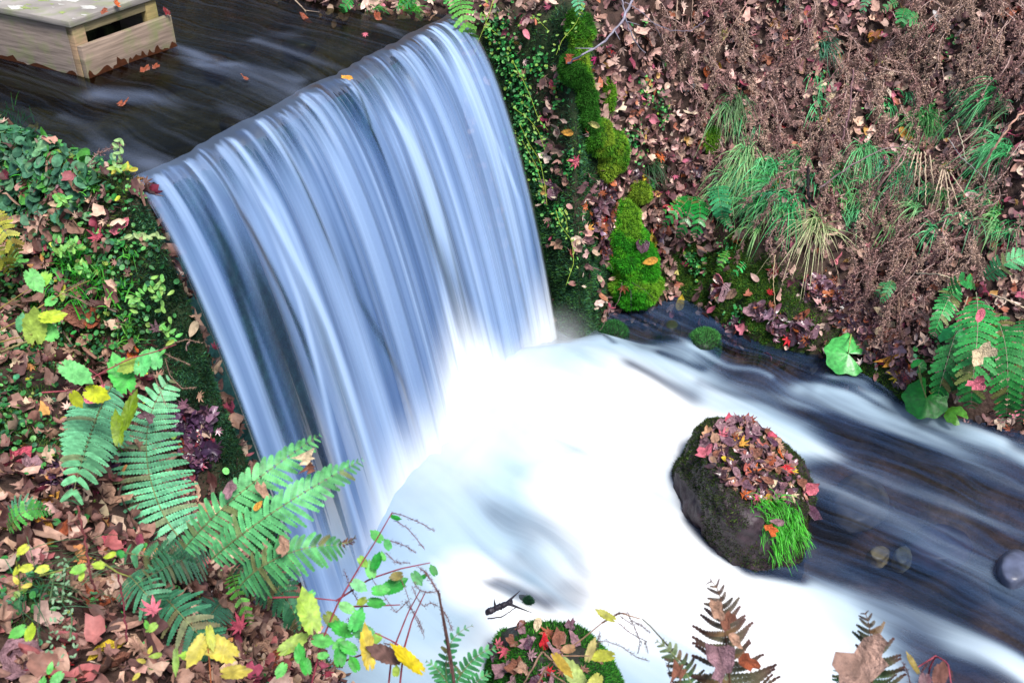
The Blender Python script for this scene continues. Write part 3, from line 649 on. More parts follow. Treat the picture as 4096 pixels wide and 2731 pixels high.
fuzz('moss', W_near*(.3+.7*(fbm(fc_[:, 0]*9, fc_[:, 1]*9, fc_[:, 2]*9, 5) > -.2)), 50000, PALM_T+PALM_D[:2], .015, 'dark wet moss on the bank face left of the waterfall', 3)
fuzz('moss', W_green, 34000, [(70, 110, 50, 3), (110, 130, 60, 2), (50, 86, 50, 3)], .014, 'short green moss on top of the near bank', 4)

YM = ground_pts([(5, 146, .09), (22, 150, .06), (60, 165, .05)])
fuzz('moss', np.clip(wballs(fc_, YM), 0, 1), 12000, [(190, 196, 96, 3), (150, 170, 70, 2)], .016, 'yellowish moss mat on the head of the near bank at the left edge', 14)
# small-leaved ground cover
def cover(name, w, n, T, sc, pal, label, m=M_GREEN, tilt=.5, lift=.02, seed=5):
    r = np.random.default_rng(seed); P, N = sample(w, n, r); N = N*.6+np.array([0, -.15, .6]); N /= np.linalg.norm(N, axis=1)[:, None]
    scatter(name, m, P, N, T, r.uniform(sc[0], sc[1], n), palette(pal, n, r), tilt, lift, label=label, cat='ground cover', rng=r)
PG = [(96, 190, 96, 3), (60, 150, 70, 3), (130, 210, 120, 2), (80, 160, 110, 2), (150, 190, 80, 1)]
cover('ground_cover', W_green, 2300, T_ROUND+T_OVAL[:1], (.004, .010), [(72, 150, 76, 3), (46, 116, 60, 3), (110, 180, 100, 1.5), (60, 120, 84, 2), (140, 170, 76, .7)], 'small round green leaves covering the top of the near bank')
cover('ground_cover', np.clip(wballs(fc_, ground_pts([(20, 150, .14), (60, 165, .12), (40, 190, .14), (85, 180, .08), (10, 210, .12)])), 0, 1), 420, T_ROUND+T_OVAL[:2], (.014, .026), [(78, 132, 98, 3), (56, 108, 78, 3), (110, 164, 112, 2), (84, 160, 66, 1)], 'broad bluish green leaves at the head of the near bank', seed=6, lift=.02)
WG = ground_pts([(505, 60, .07), (520, 80, .08), (540, 65, .05), (525, 110, .07), (520, 140, .07), (535, 165, .07), (545, 140, .04), (500, 30, .06), (560, 90, .05), (630, 140, .05), (640, 155, .04), (635, 130, .03), (650, 185, .03), (660, 60, .03), (545, 200, .05), (570, 165, .04), (560, 215, .04), (660, 110, .06), (645, 90, .05), (690, 260, .05), (725, 255, .05), (700, 270, .05), (740, 315, .04), (640, 30, .03)])
cover('ground_cover', np.clip(wballs(fc_, WG)-.15, 0, 1), 1500, T_ROUND, (.004, .010), [(60, 160, 76, 3), (44, 120, 60, 4), (110, 196, 100, 2), (140, 180, 70, .7)], 'tiny bright green leaves clinging to the far wall', seed=7)
cover('ground_cover', ffar*(1-W_wall)*(fbm(fc_[:, 0]*4, fc_[:, 1]*4, fc_[:, 2]*4, 77) > .25), 500, T_ROUND+T_OVAL[:1], (.005, .012), PG, 'sparse green seedlings among the fallen leaves of the far bank', seed=8)
cover('ground_cover', (~ffar)*(1-W_near), 700, T_ROUND+T_OVAL[:1], (.005, .013), PG+[(200, 200, 70, 2)], 'sparse green and yellow seedlings among the fallen leaves of the near bank', seed=9)

# ------------------------------------------------------------------ ferns
def frond_mesh(name, pts, side, W_, n=22, ang=68, droop=.25, col=(90, 160, 110), tipcol=None, teeth=9, both=True, env=None, wp=1.0, seed=0, mt=None, off=None, curl_tip=0, crisp=0, stem=(140, 150, 100), stipe=.0):
    """pts: rachis polyline base > tip; side: rough sideways direction; W_: half width; pinnae are toothed strips"""
    r = np.random.default_rng(seed); pts = np.asarray(pts, float)
    # smooth resample
    q = np.linspace(0, len(pts)-1, 60); idx = np.arange(len(pts)); 
    if len(pts) > 2:
        from_ = [np.polyfit(idx, pts[:, k], min(3, len(pts)-1)) for k in range(3)]; rc = np.stack([np.polyval(c, q) for c in from_], 1)
    else: rc = np.stack([np.interp(q, idx, pts[:, k]) for k in range(3)], 1)
    seg = np.r_[0, np.cumsum(np.linalg.norm(np.diff(rc, axis=0), axis=1))]; Lr = seg[-1]
    at = lambda s_: np.array([np.interp(s_*Lr, seg, rc[:, k]) for k in range(3)])
    mb = MB(); mb.tube(rc[::3], np.linspace(.0022, .0006, len(rc[::3]))*(.7+W_*5), alb(*stem), 4)
    side = np.asarray(side, float)
    c0 = alb(*col); c1 = alb(*(tipcol or col))
    sp = Lr*(1-stipe)/n
    for i in range(n):
        s_ = stipe+(1-stipe)*(i+.5)/n; p0 = at(s_); tg = at(min(1, s_+.02))-at(max(0, s_-.02)); tg /= np.linalg.norm(tg)
        sd = side-tg*(side@tg); sd /= np.linalg.norm(sd); nm = np.cross(sd, tg); nm = nm if nm[2] > 0 or abs(nm[2]) < .2 and nm[1] < 0 else -nm
        x_ = (s_-stipe)/(1-stipe)
        e = env(x_) if env else (min(1, .45+x_*3.2))*(1-x_**1.7)**.75+.03
        for sg in (-1, 1):
            L = W_*e*(1+.07*r.normal()); a_ = R(ang*(1-.35*x_)+r.normal()*3)
            d0 = math.cos(a_)*tg+math.sin(a_)*sd*sg+nm*.10
            k = teeth+1; t = np.linspace(0, 1, k)
            cd = np.array([0, 0, -1.])*droop+tg*.22
            mid = p0+L*(t[:, None]*d0+(t**2)[:, None]*cd*.5)
            if crisp: mid = mid+L*crisp*(t**1.5)[:, None]*(r.normal(size=3)*.7+np.sin(t*5)[:, None]*nm)
            dm = np.gradient(mid, axis=0); dm /= np.linalg.norm(dm, axis=1)[:, None]+1e-9
            across = np.cross(dm, nm); across /= np.linalg.norm(across, axis=1)[:, None]+1e-9
            wd = min(sp*.46*wp, L*.30)*np.sqrt(np.clip(1-t**2.2, 0, 1))*min(1, .5+e); wd[-1] = 0
            cc = (c0*(1-x_)+c1*x_)*(1+.16*r.normal())
            if r.random() < .08: cc = cc*.4+alb(150, 110, 70)*.6
            for s2 in (-1, 1):
                m0, m1 = mid[:-1], mid[1:]; w_ = wd[:-1, None]*s2
                ob = m0+across[:-1]*w_*.80+nm*.15*np.abs(w_); ot = m0+(m1-m0)*.75+across[:-1]*w_*1.02-nm*.05*np.abs(w_); oc = m0+(m1-m0)*.98+across[:-1]*w_*.45
                V = np.stack([m0, ob, ot, oc, m1], 1).reshape(-1, 3); b = np.arange(k-1)*5
                qf = np.stack([b, b+1, b+2, b+3], 1); tf = np.stack([b, b+3, b+4], 1)
                if crisp and x_ < .75: fr = np.repeat(np.clip(t[:-1]*1.5-.35, 0, 1), 5)[:, None]; cq = cc*(1-fr)+alb(96, 66, 62)*fr
                else: cq = cc
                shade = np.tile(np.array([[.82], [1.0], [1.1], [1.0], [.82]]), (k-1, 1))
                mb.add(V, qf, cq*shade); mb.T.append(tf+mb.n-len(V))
    return mb.build(name, mt or M_GREEN, off=off)
def pt(u, v, t): return CP+px(u, v)*t
def gt(u, v):
    q, n = hit(u, v); return (q[2]-CZ)/px(u, v)[2]
def frond_pts(lst):
    """(u, v, pull): pull = fraction of the way from the ground to the camera, or a depth if > 1"""
    return [pt(u, v, p if p > 1 else gt(u, v)*(1-p)) for (u, v, p) in lst]
def fern(label, fronds, group=None, name='fern'):
    """fronds: dicts of frond_mesh arguments with picture points"""
    P0 = np.array(frond_pts([fronds[0]['at'][0]])[0]); t = empty(name, P0, label, 'fern', group)
    for k, f in enumerate(fronds):
        f = dict(f); a = f.pop('at'); pts = frond_pts(a)
        w = f.pop('w'); d = np.mean([np.linalg.norm(p-CP) for p in pts]); side = f.pop('side', None)
        tg = pts[-1]-pts[0]; sd = np.cross(tg, (CP-pts[0])) if side is None else np.array(side, float)
        if f.pop('flat', None): sd = np.cross(tg, [0, 0, 1.])
        me = frond_mesh('frond', pts, sd, w*d/F, off=P0, seed=hash_(label)+k, **f)
        o = bpy.data.objects.new('frond', me); C.objects.link(o); o.parent = t
    return t
def hash_(s): return sum(ord(c)*(i+1) for i, c in enumerate(s)) % 9973
GF1 = dict(col=(126, 208, 158), tipcol=(120, 200, 140))
lens = lambda x: min(1, .35+x*2.6)*(1-x**2.2)**.8+.03
fern('pale green fern frond hanging tip down, leftmost of the two large near-bank fronds', [dict(at=[(112, 385, .07), (98, 412, .10), (88, 445, .12), (76, 478, .12), (70, 505, .08)], w=36, n=24, ang=72, droop=.5, teeth=12, env=lens, **GF1)])
fern('pale green toothed frond, right one of the two large upright near-bank fronds', [dict(at=[(176, 534, .06), (166, 512, .10), (148, 475, .13), (142, 442, .14), (158, 408, .13), (170, 377, .10)], w=37, n=26, ang=98, droop=.45, teeth=12, env=lambda x: min(1, .55+x*2)*(1-x**1.8)**.6+.08, col=(120, 208, 156), tipcol=(132, 214, 154))])
fern('two long bright green fronds arching from the near bank over the waterfall', [
    dict(at=[(184, 548, 2.12), (215, 515, 2.06), (255, 480, 2.04), (290, 455, 2.08), (322, 433, 2.14)], w=27, n=25, ang=70, droop=.75, teeth=11, env=lens, col=(112, 204, 134), tipcol=(120, 208, 124)),
    dict(at=[(212, 558, 2.08), (250, 528, 2.02), (290, 500, 2.00), (328, 478, 2.03), (364, 458, 2.10)], w=28, n=27, ang=68, droop=.7, teeth=11, env=lens, col=(108, 204, 130), tipcol=(114, 200, 122))])
fern('bright green frond with brown dead tip, lowest of those over the waterfall', [
    dict(at=[(240, 585, 2.04), (262, 566, 1.99), (290, 552, 1.97), (320, 545, 1.98), (346, 546, 2.03)], w=27, n=19, ang=74, droop=.8, teeth=10, env=lens, col=(98, 190, 120), tipcol=(84, 160, 84)),
    dict(at=[(338, 543, 2.02), (350, 541, 2.02), (356, 534, 2.0)], w=4, n=9, ang=60, droop=.2, teeth=4, crisp=.4, col=(110, 70, 60))])
fern('dull green broad fern lying low on brown leaves beneath the arching fronds', [
    dict(at=[(205, 545, .05), (180, 560, .09), (150, 575, .10), (125, 592, .08)], w=26, n=18, ang=75, droop=.3, teeth=10, env=lens, col=(84, 160, 110)),
    dict(at=[(125, 552, .05), (150, 556, .09), (180, 562, .08), (205, 572, .05)], w=20, n=16, ang=70, droop=.3, teeth=9, env=lens, col=(92, 170, 116)),
    dict(at=[(130, 575, .05), (145, 592, .08), (160, 608, .06)], w=24, n=14, ang=75, droop=.3, teeth=9, env=lens, col=(80, 150, 108))])
fern('bluish green fern under the pink maple leaf at the foot of the near bank', [
    dict(at=[(160, 592, .05), (182, 615, .10), (200, 635, .10), (222, 655, .06)], w=27, n=18, ang=74, droop=.3, teeth=10, env=lens, col=(76, 150, 110)),
    dict(at=[(222, 600, .05), (205, 622, .08), (190, 648, .06)], w=22, n=15, ang=72, droop=.3, teeth=9, env=lens, col=(72, 142, 104))])
fern('dark green drooping frond hanging against the moss beside the waterfall foot', [
    dict(at=[(232, 568, .12), (252, 572, .14), (276, 585, .16), (290, 606, .15), (298, 632, .12)], w=24, n=20, ang=76, droop=.7, teeth=10, env=lens, col=(70, 140, 98))])
fern('narrow yellow green fern with blunt leaflets right of the grey veined leaf', [dict(at=[(232, 572, .10), (238, 592, .12), (246, 612, .11), (250, 628, .08)], w=10, n=12, ang=80, droop=.1, teeth=4, wp=.9, env=lens, col=(120, 210, 80))])
fern('small stubby fern on brown leaves at the left edge of the photo', [
    dict(at=[(8, 528, .05), (20, 514, .08), (36, 508, .08), (54, 514, .05)], w=11, n=13, ang=78, droop=.2, teeth=4, wp=.95, env=lens, col=(96, 190, 84)),
    dict(at=[(10, 512, .04), (24, 505, .05), (40, 508, .04)], w=12, n=10, ang=78, droop=.2, teeth=5, env=lens, col=(80, 150, 110))])
fern('yellowish fern leaning in from the left edge above the pale round leaves', [
    dict(at=[(-18, 212, .10), (0, 225, .13), (12, 242, .13), (20, 258, .10)], w=15, n=15, ang=74, droop=.3, teeth=6, env=lens, col=(196, 190, 70), tipcol=(176, 180, 70)),
    dict(at=[(-20, 240, .09), (-5, 252, .11), (5, 262, .10), (12, 276, .08)], w=13, n=13, ang=74, droop=.3, teeth=6, env=lens, col=(176, 180, 66))])
fern('green fern with sloping fronds rising beside the brown stem at the bottom edge', [
    dict(at=[(452, 700, 2.0), (462, 672, 1.97), (482, 652, 1.95), (500, 650, 1.96)], w=14, n=14, ang=72, droop=.5, teeth=8, env=lens, col=(84, 170, 104)),
    dict(at=[(452, 705, 2.0), (446, 668, 1.97), (452, 640, 1.95), (475, 624, 1.96)], w=13, n=14, ang=72, droop=.4, teeth=8, env=lens, col=(70, 150, 96)),
    dict(at=[(458, 700, 2.0), (440, 672, 1.97), (425, 660, 1.97)], w=13, n=12, ang=72, droop=.4, teeth=8, env=lens, col=(80, 165, 100)),
    dict(at=[(462, 705, 2.0), (476, 682, 1.96), (492, 672, 1.97)], w=13, n=12, ang=72, droop=.4, teeth=8, env=lens, col=(76, 160, 96))])
BR = (74, 50, 54)
fern('withered brown green fern with curled tip, taller of two before the foam', [
    dict(at=[(735, 720, 1.80), (730, 680, 1.76), (726, 640, 1.74), (722, 610, 1.73), (718, 588, 1.73), (708, 580, 1.74)], w=54, n=24, ang=82, droop=.25, teeth=11, wp=1.25, crisp=.20, env=lambda x: (1-x)**.95+.06, col=(146, 150, 112), tipcol=BR, stem=(120, 90, 70)),
    dict(at=[(700, 720, 1.80), (690, 680, 1.77), (672, 652, 1.76), (655, 640, 1.77)], w=20, n=16, ang=74, droop=.4, teeth=8, wp=.9, crisp=.12, env=lens, col=(90, 150, 96), tipcol=(110, 120, 80))])
fern('withered brown and green fern pinned by a large tan leaf near the lower right corner', [
    dict(at=[(870, 722, 1.80), (872, 690, 1.76), (872, 655, 1.74), (870, 630, 1.73), (864, 610, 1.74)], w=44, n=22, ang=80, droop=.25, teeth=10, wp=1.25, crisp=.22, env=lambda x: (1-x)**.9+.07, col=(110, 156, 96), tipcol=BR, stem=(120, 90, 70)),
    dict(at=[(868, 722, 1.80), (850, 690, 1.77), (836, 668, 1.77)], w=22, n=14, ang=74, droop=.3, teeth=8, wp=.9, crisp=.1, env=lens, col=(90, 170, 96))])
DG = (40, 138, 62)
fern('large fern with long fronds hanging to the water at the right edge', [
    dict(at=[(976, 292, .03), (978, 318, .06), (976, 350, .08), (973, 380, .08), (971, 408, .06)], w=19, n=22, ang=84, droop=.35, teeth=7, env=lambda x: sst(.0, .30, x)*(1-x**3)**.7+.06, col=(58, 172, 86), tipcol=(66, 170, 80), stem=(196, 190, 160)),
    dict(at=[(985, 300, .03), (1000, 325, .06), (1006, 352, .08), (1008, 385, .08), (1006, 420, .05)], w=17, n=22, ang=84, droop=.35, teeth=7, env=lambda x: sst(.05, .35, x)*(1-x**3)**.7+.06, col=(44, 150, 72), tipcol=(60, 160, 70), stem=(186, 180, 150)),
    dict(at=[(958, 286, .03), (948, 300, .05), (940, 318, .06), (932, 338, .05)], w=12, n=16, ang=80, droop=.35, teeth=6, env=lens, col=(66, 176, 90), stem=(190, 190, 150)),
    dict(at=[(968, 296, .03), (956, 330, .05), (948, 360, .06), (940, 385, .06), (938, 396, .05)], w=16, n=18, ang=82, droop=.4, teeth=6, env=lambda x: sst(.35, .6, x)*(1-x**3)**.7+.03, col=DG, stem=(196, 190, 160)),
    dict(at=[(974, 330, .04), (960, 365, .06), (958, 395, .05)], w=14, n=16, ang=82, droop=.4, teeth=6, env=lambda x: sst(.3, .5, x)*(1-x**3)**.7+.03, col=(34, 116, 52), stem=(170, 166, 130)),
    dict(at=[(1030, 318, .04), (1022, 345, .07), (1022, 385, .07), (1020, 425, .04)], w=15, n=20, ang=84, droop=.35, teeth=6, env=lens, col=(46, 140, 70))])
fern('light green frond lying sideways at the right edge above the hanging fern', [dict(at=[(985, 277, .03), (1000, 266, .05), (1015, 258, .05), (1040, 250, .04)], w=12, n=16, ang=74, droop=.3, teeth=6, env=lens, col=(90, 190, 120), stem=(190, 160, 130))])
fern('small frond arching over the stems at the head of the hanging fern', [dict(at=[(948, 292, .05), (958, 282, .07), (968, 280, .07), (976, 288, .05)], w=9, n=10, ang=74, droop=.3, teeth=5, env=lens, col=(60, 170, 84))])
fern('small pale fern on the leaf slope left of the hanging fern', [dict(at=[(892, 280, .03), (888, 290, .04), (880, 304, .03)], w=6, n=10, ang=76, droop=.3, teeth=4, env=lens, col=(70, 150, 90)), dict(at=[(886, 282, .03), (880, 290, .04), (874, 296, .03)], w=5, n=8, ang=76, droop=.3, teeth=4, env=lens, col=(70, 150, 90))])
fern('glossy dark green fern hanging in the dark hollow behind the mossy ridge', [
    dict(at=[(690, 196, .03), (682, 206, .06), (672, 216, .07), (662, 228, .05)], w=9, n=13, ang=78, droop=.4, teeth=5, env=lens, col=(24, 140, 50), mt=M_GLOSS),
    dict(at=[(692, 196, .03), (690, 210, .06), (684, 225, .07), (678, 240, .05)], w=9, n=13, ang=78, droop=.4, teeth=5, env=lens, col=(22, 120, 46), mt=M_GLOSS),
    dict(at=[(696, 196, .03), (700, 210, .06), (698, 226, .07), (692, 240, .05)], w=9, n=13, ang=78, droop=.4, teeth=5, env=lens, col=(30, 150, 60), mt=M_GLOSS),
    dict(at=[(686, 198, .03), (672, 206, .06), (660, 214, .05)], w=7, n=10, ang=78, droop=.4, teeth=5, env=lens, col=(60, 160, 50), mt=M_GLOSS)])
fern('bluish green ladder-like frond on the slope right of the dark hollow', [dict(at=[(718, 186, .04), (719, 197, .06), (721, 208, .06), (723, 220, .04)], w=10, n=12, ang=84, droop=.2, teeth=4, env=lambda x: (1-x**4)**.7+.05, col=(58, 160, 100)), dict(at=[(724, 216, .03), (728, 224, .04), (733, 232, .03)], w=5, n=8, ang=80, droop=.2, teeth=4, env=lens, col=(60, 150, 90))])
fern('bright green ladder-like fern hanging beside the far end of the waterfall lip', [dict(at=[(459, -22, .05), (461, 5, .08), (467, 28, .09), (474, 50, .06)], w=13, n=20, ang=84, droop=.2, teeth=4, env=lambda x: (1-x**3)**.8+.05, wp=.85, col=(66, 190, 96), tipcol=(130, 180, 60))])
fern('pale frosty green frond at the top edge above the mossy ridge', [dict(at=[(576, -20, .05), (577, -4, .06), (579, 8, .06), (580, 20, .04)], w=9, n=14, ang=78, droop=.2, teeth=5, env=lens, col=(96, 180, 130))])
fern('small green fern on the upper slope by pale curled leaves', [dict(at=[(905, 8, .03), (902, 18, .05), (900, 30, .04)], w=8, n=10, ang=78, droop=.2, teeth=5, env=lens, col=(60, 150, 80)), dict(at=[(918, 14, .03), (908, 20, .04), (896, 22, .03)], w=6, n=8, ang=78, droop=.2, teeth=5, env=lens, col=(76, 160, 90)), dict(at=[(898, 2, .03), (888, 6, .04), (880, 14, .03)], w=5, n=8, ang=78, droop=.2, teeth=5, env=lens, col=(70, 140, 80))])
fern('light green fern near the top edge left of the small slope fern', [dict(at=[(868, -8, .03), (865, 4, .05), (861, 16, .04)], w=6, n=10, ang=78, droop=.2, teeth=4, env=lens, col=(96, 170, 120))])
fern('small bright fern above the yellow green seedlings on the mossy low bank', [dict(at=[(745, 262, .03), (738, 270, .05), (730, 276, .04)], w=5, n=8, ang=78, droop=.2, teeth=4, env=lens, col=(60, 180, 90)), dict(at=[(728, 250, .03), (722, 262, .05), (718, 274, .04)], w=5, n=9, ang=78, droop=.2, teeth=4, env=lens, col=(90, 170, 60))])
fern('small dull frond at the far edge of the upper stream', [dict(at=[(415, -5, .03), (405, 4, .04), (392, 10, .03)], w=6, n=9, ang=76, droop=.2, teeth=4, env=lens, col=(60, 150, 80)), dict(at=[(352, -2, .03), (345, 6, .04), (340, 12, .03)], w=6, n=9, ang=76, droop=.2, teeth=4, env=lens, col=(56, 160, 70))])

# ------------------------------------------------------------------ boulders and stones
import bmesh
def ico(sub):
    bm = bmesh.new(); bmesh.ops.create_icosphere(bm, subdivisions=sub, radius=1); 
    V = np.array([v.co[:] for v in bm.verts]); Fc = np.array([[v.index for v in f.verts] for f in bm.faces]); bm.free()
    return V/np.linalg.norm(V, axis=1)[:, None], Fc
ICO6, ICO5, ICO4 = ico(6), ico(5), ico(4)
SCENE_BV = [BV]
def hull_rock(name, pts, col, label, cat, sub=ICO6, p=16, amp=.018, seed=0, mt=None, group=None, colfn=None):
    pts = np.array(pts, float); c = pts.mean(0)
    bm = bmesh.new(); [bm.verts.new(q-c) for q in pts]; bmesh.ops.convex_hull(bm, input=bm.verts); bm.normal_update()
    pl = {}
    for f in bm.faces:
        n = np.array(f.normal); h = float(n@np.array(f.verts[0].co)); 
        if h > .004: pl[tuple(np.round(n, 3))] = (n, h)
    bm.free(); Nn = np.array([q[0] for q in pl.values()]); Hh = np.array([q[1] for q in pl.values()])
    D_, Fc = sub; q = np.clip((D_@Nn.T)/Hh, 0, None); r = (q**p).sum(1)**(-1/p)
    V = c+D_*r[:, None]; s = seed*3.1
    V = V+D_*(amp*fbm(V[:, 0]*7+s, V[:, 1]*7, V[:, 2]*7, seed, 5)+amp*.35*fbm(V[:, 0]*30, V[:, 1]*30, V[:, 2]*30, seed+1, 3))[:, None]
    cc = np.tile(alb(*col), (len(V), 1))*(1+.45*fbm(V[:, 0]*18, V[:, 1]*18, V[:, 2]*18, seed+2)[:, None])
    base = np.array([c[0], c[1], V[:, 2].min()])
    o = obj(name, mesh(name, V-base, Fc, mt or M_ROCK, np.clip(cc, .003, .8), smooth=True), label=label, cat=cat, group=group, loc=base)
    FN = np.cross(V[Fc[:, 1]]-V[Fc[:, 0]], V[Fc[:, 2]]-V[Fc[:, 0]]); A = np.linalg.norm(FN, axis=1); FN = FN/A[:, None]
    bv = BVHTree.FromPolygons([tuple(v) for v in V.tolist()], Fc.tolist()); SCENE_BV.append(bv)
    return o, V, Fc, FN, A, bv
def samp_mesh(V, Fc, FN, A, w, n, r):
    p = A*w; k = r.choice(len(p), n, p=p/p.sum()); a, b = r.uniform(size=(2, n, 1)); m = (a+b) > 1; a = np.where(m, 1-a, a); b = np.where(m, 1-b, b)
    q = Fc[k]; return V[q[:, 0]]*(1-a-b)+V[q[:, 1]]*a+V[q[:, 2]]*b, FN[k].copy()
def coat(o, rock, w, n, pal, h, seed=0, name='moss', label=None, flop=.35, T=None, tilt=.6):
    _, V, Fc, FN, A, bv = rock; r = np.random.default_rng(seed); P, N = samp_mesh(V, Fc, FN, A, w, n, r)
    dn = N*.75+np.array([0, 0, flop]); dn /= np.linalg.norm(dn, axis=1)[:, None]
    cl = palette(pal, n, r)*(1+.6*fbm(P[:, 0]*22, P[:, 1]*22, P[:, 2]*22, 7)[:, None]); mb = MB(); pick = r.integers(0, 2, n)
    for k in (0, 1):
        m = pick == k; Rm = frames(dn[m], r.uniform(0, 2*PI, m.sum()), tilt, r); mb.add(*inst((T or T_BLADE)[k], P[m]-N[m]*.001, Rm, r.uniform(h*.5, h*1.3, m.sum()), np.clip(cl[m], .004, .8)))
    me = mb.build(name, M_MOSS, off=np.array(o.location)); c = bpy.data.objects.new(name, me); C.objects.link(c); c.parent = o
    if label: c['label'] = label
    return c
def nhit(u, v):
    best = None
    for b in SCENE_BV:
        q, n, i, d = b.ray_cast(Vector(CP), Vector(px(u, v)).normalized())
        if q is not None and (best is None or d < best[2]): best = (np.array(q), np.array(n), d)
    if best is None: return None, None
    q, n, d = best; v_ = CP-q
    return q, (n if n@v_ > 0 else -n)

BP = [(700, 415, .20), (735, 411, .23), (765, 424, .20), (682, 438, .12), (669, 470, .06), (668, 485, .02), (676, 505, 0), (695, 532, 0), (725, 553, 0), (755, 564, 0), (790, 566, 0), (803, 558, 0), (811, 500, .03), (812, 480, .07), (794, 446, .14),
      (708, 430, .29), (748, 428, .29), (772, 462, .30), (702, 470, .27), (718, 490, .27), (790, 492, .25), (742, 515, .26), (795, 520, .20), (765, 545, .13), (712, 455, .31), (750, 470, .32)]
pts = [pz(u, v, z) for u, v, z in BP]; c_ = np.mean(pts, 0)
pts += [np.array([q[0]+(q[0]-c_[0])*.15, q[1]+(q[1]-c_[1])*.15, -.30]) for q in pts[3:14]]
rock = hull_rock('boulder', pts, (56, 42, 50), 'large dark boulder mid-stream topped with fallen leaves and a bright grass tuft', 'boulder', amp=.045, seed=3, p=26)
B1 = rock; V, Fc, FN, A = rock[1:5]; fcn = V[Fc].mean(1)
up_w = np.clip(FN[:, 2], 0, 1); nz3 = fbm(fcn[:, 0]*11, fcn[:, 1]*11, fcn[:, 2]*11, 5)
coat(rock[0], rock, (fcn[:, 2] > .0)*(np.clip(up_w+.25, 0, 1)*(nz3 > -.2)+.22*(nz3 > -.02)), 42000, [(62, 92, 42, 4), (44, 58, 38, 4), (104, 130, 56, 1.5), (84, 80, 54, 2)], .011, 1)
RP = [(486, 640, .14), (492, 622, .20), (520, 614, .24), (548, 610, .26), (578, 614, .25), (600, 628, .2), (616, 645, .14), (626, 672, .08), (630, 700, .02), (480, 665, .08), (478, 700, .02), (520, 640, .29), (575, 640, .29), (600, 670, .24), (500, 670, .22), (550, 690, .28), (560, 730, .2), (600, 725, .1), (500, 725, .1)]
pts = [pz(u, v, z) for u, v, z in RP]; c_ = np.mean(pts, 0); pts += [np.array([q[0], q[1], -.3]) for q in pts]
rock = hull_rock('boulder', pts, (44, 44, 36), 'rounded boulder thick with green moss at the bottom edge below the foam', 'boulder', amp=.016, seed=8)
B2 = rock; V, Fc, FN, A = rock[1:5]; fcn = V[Fc].mean(1); nz3 = fbm(fcn[:, 0]*9, fcn[:, 1]*9, fcn[:, 2]*9, 6)
coat(rock[0], rock, (fcn[:, 2] > .0)*(nz3 > -.35), 42000, [(54, 130, 44, 4), (40, 96, 38, 3), (84, 160, 54, 2), (40, 70, 40, 1)], .014, 2)
def ell_pts(u, v, z, ru, rv, h, dz=-.1):
    """points of a lump seen as a ru x rv ellipse round (u, v)"""
    out = []
    for a in np.arange(0, 2*PI, PI/5): out.append(pz(u+ru*math.cos(a), v+rv*math.sin(a), z)); out.append(pz(u+.75*ru*math.cos(a), v+.72*rv*math.sin(a)-.12*rv, z+h*.8))
    out.append(pz(u, v-.1*rv, z+h)); out += [q+np.array([0, 0, dz]) for q in out[::2]]
    return out
for (u, v, ru, rv, h, lab, c_, pal, sd) in (
    (613, 332, 17, 13, .07, 'low mossy stone in the pool between the fall and the ridge', (40, 50, 40), [(52, 110, 60, 4), (40, 84, 50, 3), (70, 140, 70, 2)], 11),
    (705, 339, 18, 13, .07, 'low mossy stone beside red leaves at the far water edge', (40, 50, 40), [(70, 140, 70, 4), (48, 100, 50, 3), (100, 176, 90, 2)], 12)):
    rk = hull_rock('mossy_stone', ell_pts(u, v, .0, ru, rv, h), c_, lab, 'stone', sub=ICO5, amp=.006, seed=sd, group='low mossy stones at the far water edge')
    coat(rk[0], rk, np.clip(rk[3][:, 2]+.4, 0, 1), 7000, pal, .012, sd)
rk = hull_rock('stone', ell_pts(519, 601, .0, 18, 9, .06), (40, 46, 52), 'small dark stone with dripping moss just above the bottom mossy boulder', 'stone', sub=ICO5, amp=.012, seed=21)
coat(rk[0], rk, np.clip(rk[3][:, 2]+.2, 0, 1)*(fbm(rk[1][rk[2]].mean(1)[:, 0]*12, rk[1][rk[2]].mean(1)[:, 1]*12, 0, 3) > -.1), 4500, [(40, 80, 56, 4), (34, 60, 48, 3)], .013, 4)
rk = hull_rock('stone', ell_pts(1016, 568, -.02, 22, 22, .09), (92, 100, 124), 'smooth grey blue stone washed by water at the right edge', 'stone', sub=ICO5, amp=.006, seed=22, mt=M_STONE)
rk = hull_rock('stone', ell_pts(672, 325, -.03, 10, 8, .05), (50, 60, 44), 'half sunken greenish stone between the two mossy stones', 'stone', sub=ICO4, amp=.006, seed=23, mt=M_STONE)
rk = hull_rock('stone', ell_pts(497, 610, -.01, 15, 6, .03), (66, 62, 70), 'flat wet stone under the broken stick', 'stone', sub=ICO4, amp=.006, seed=24)
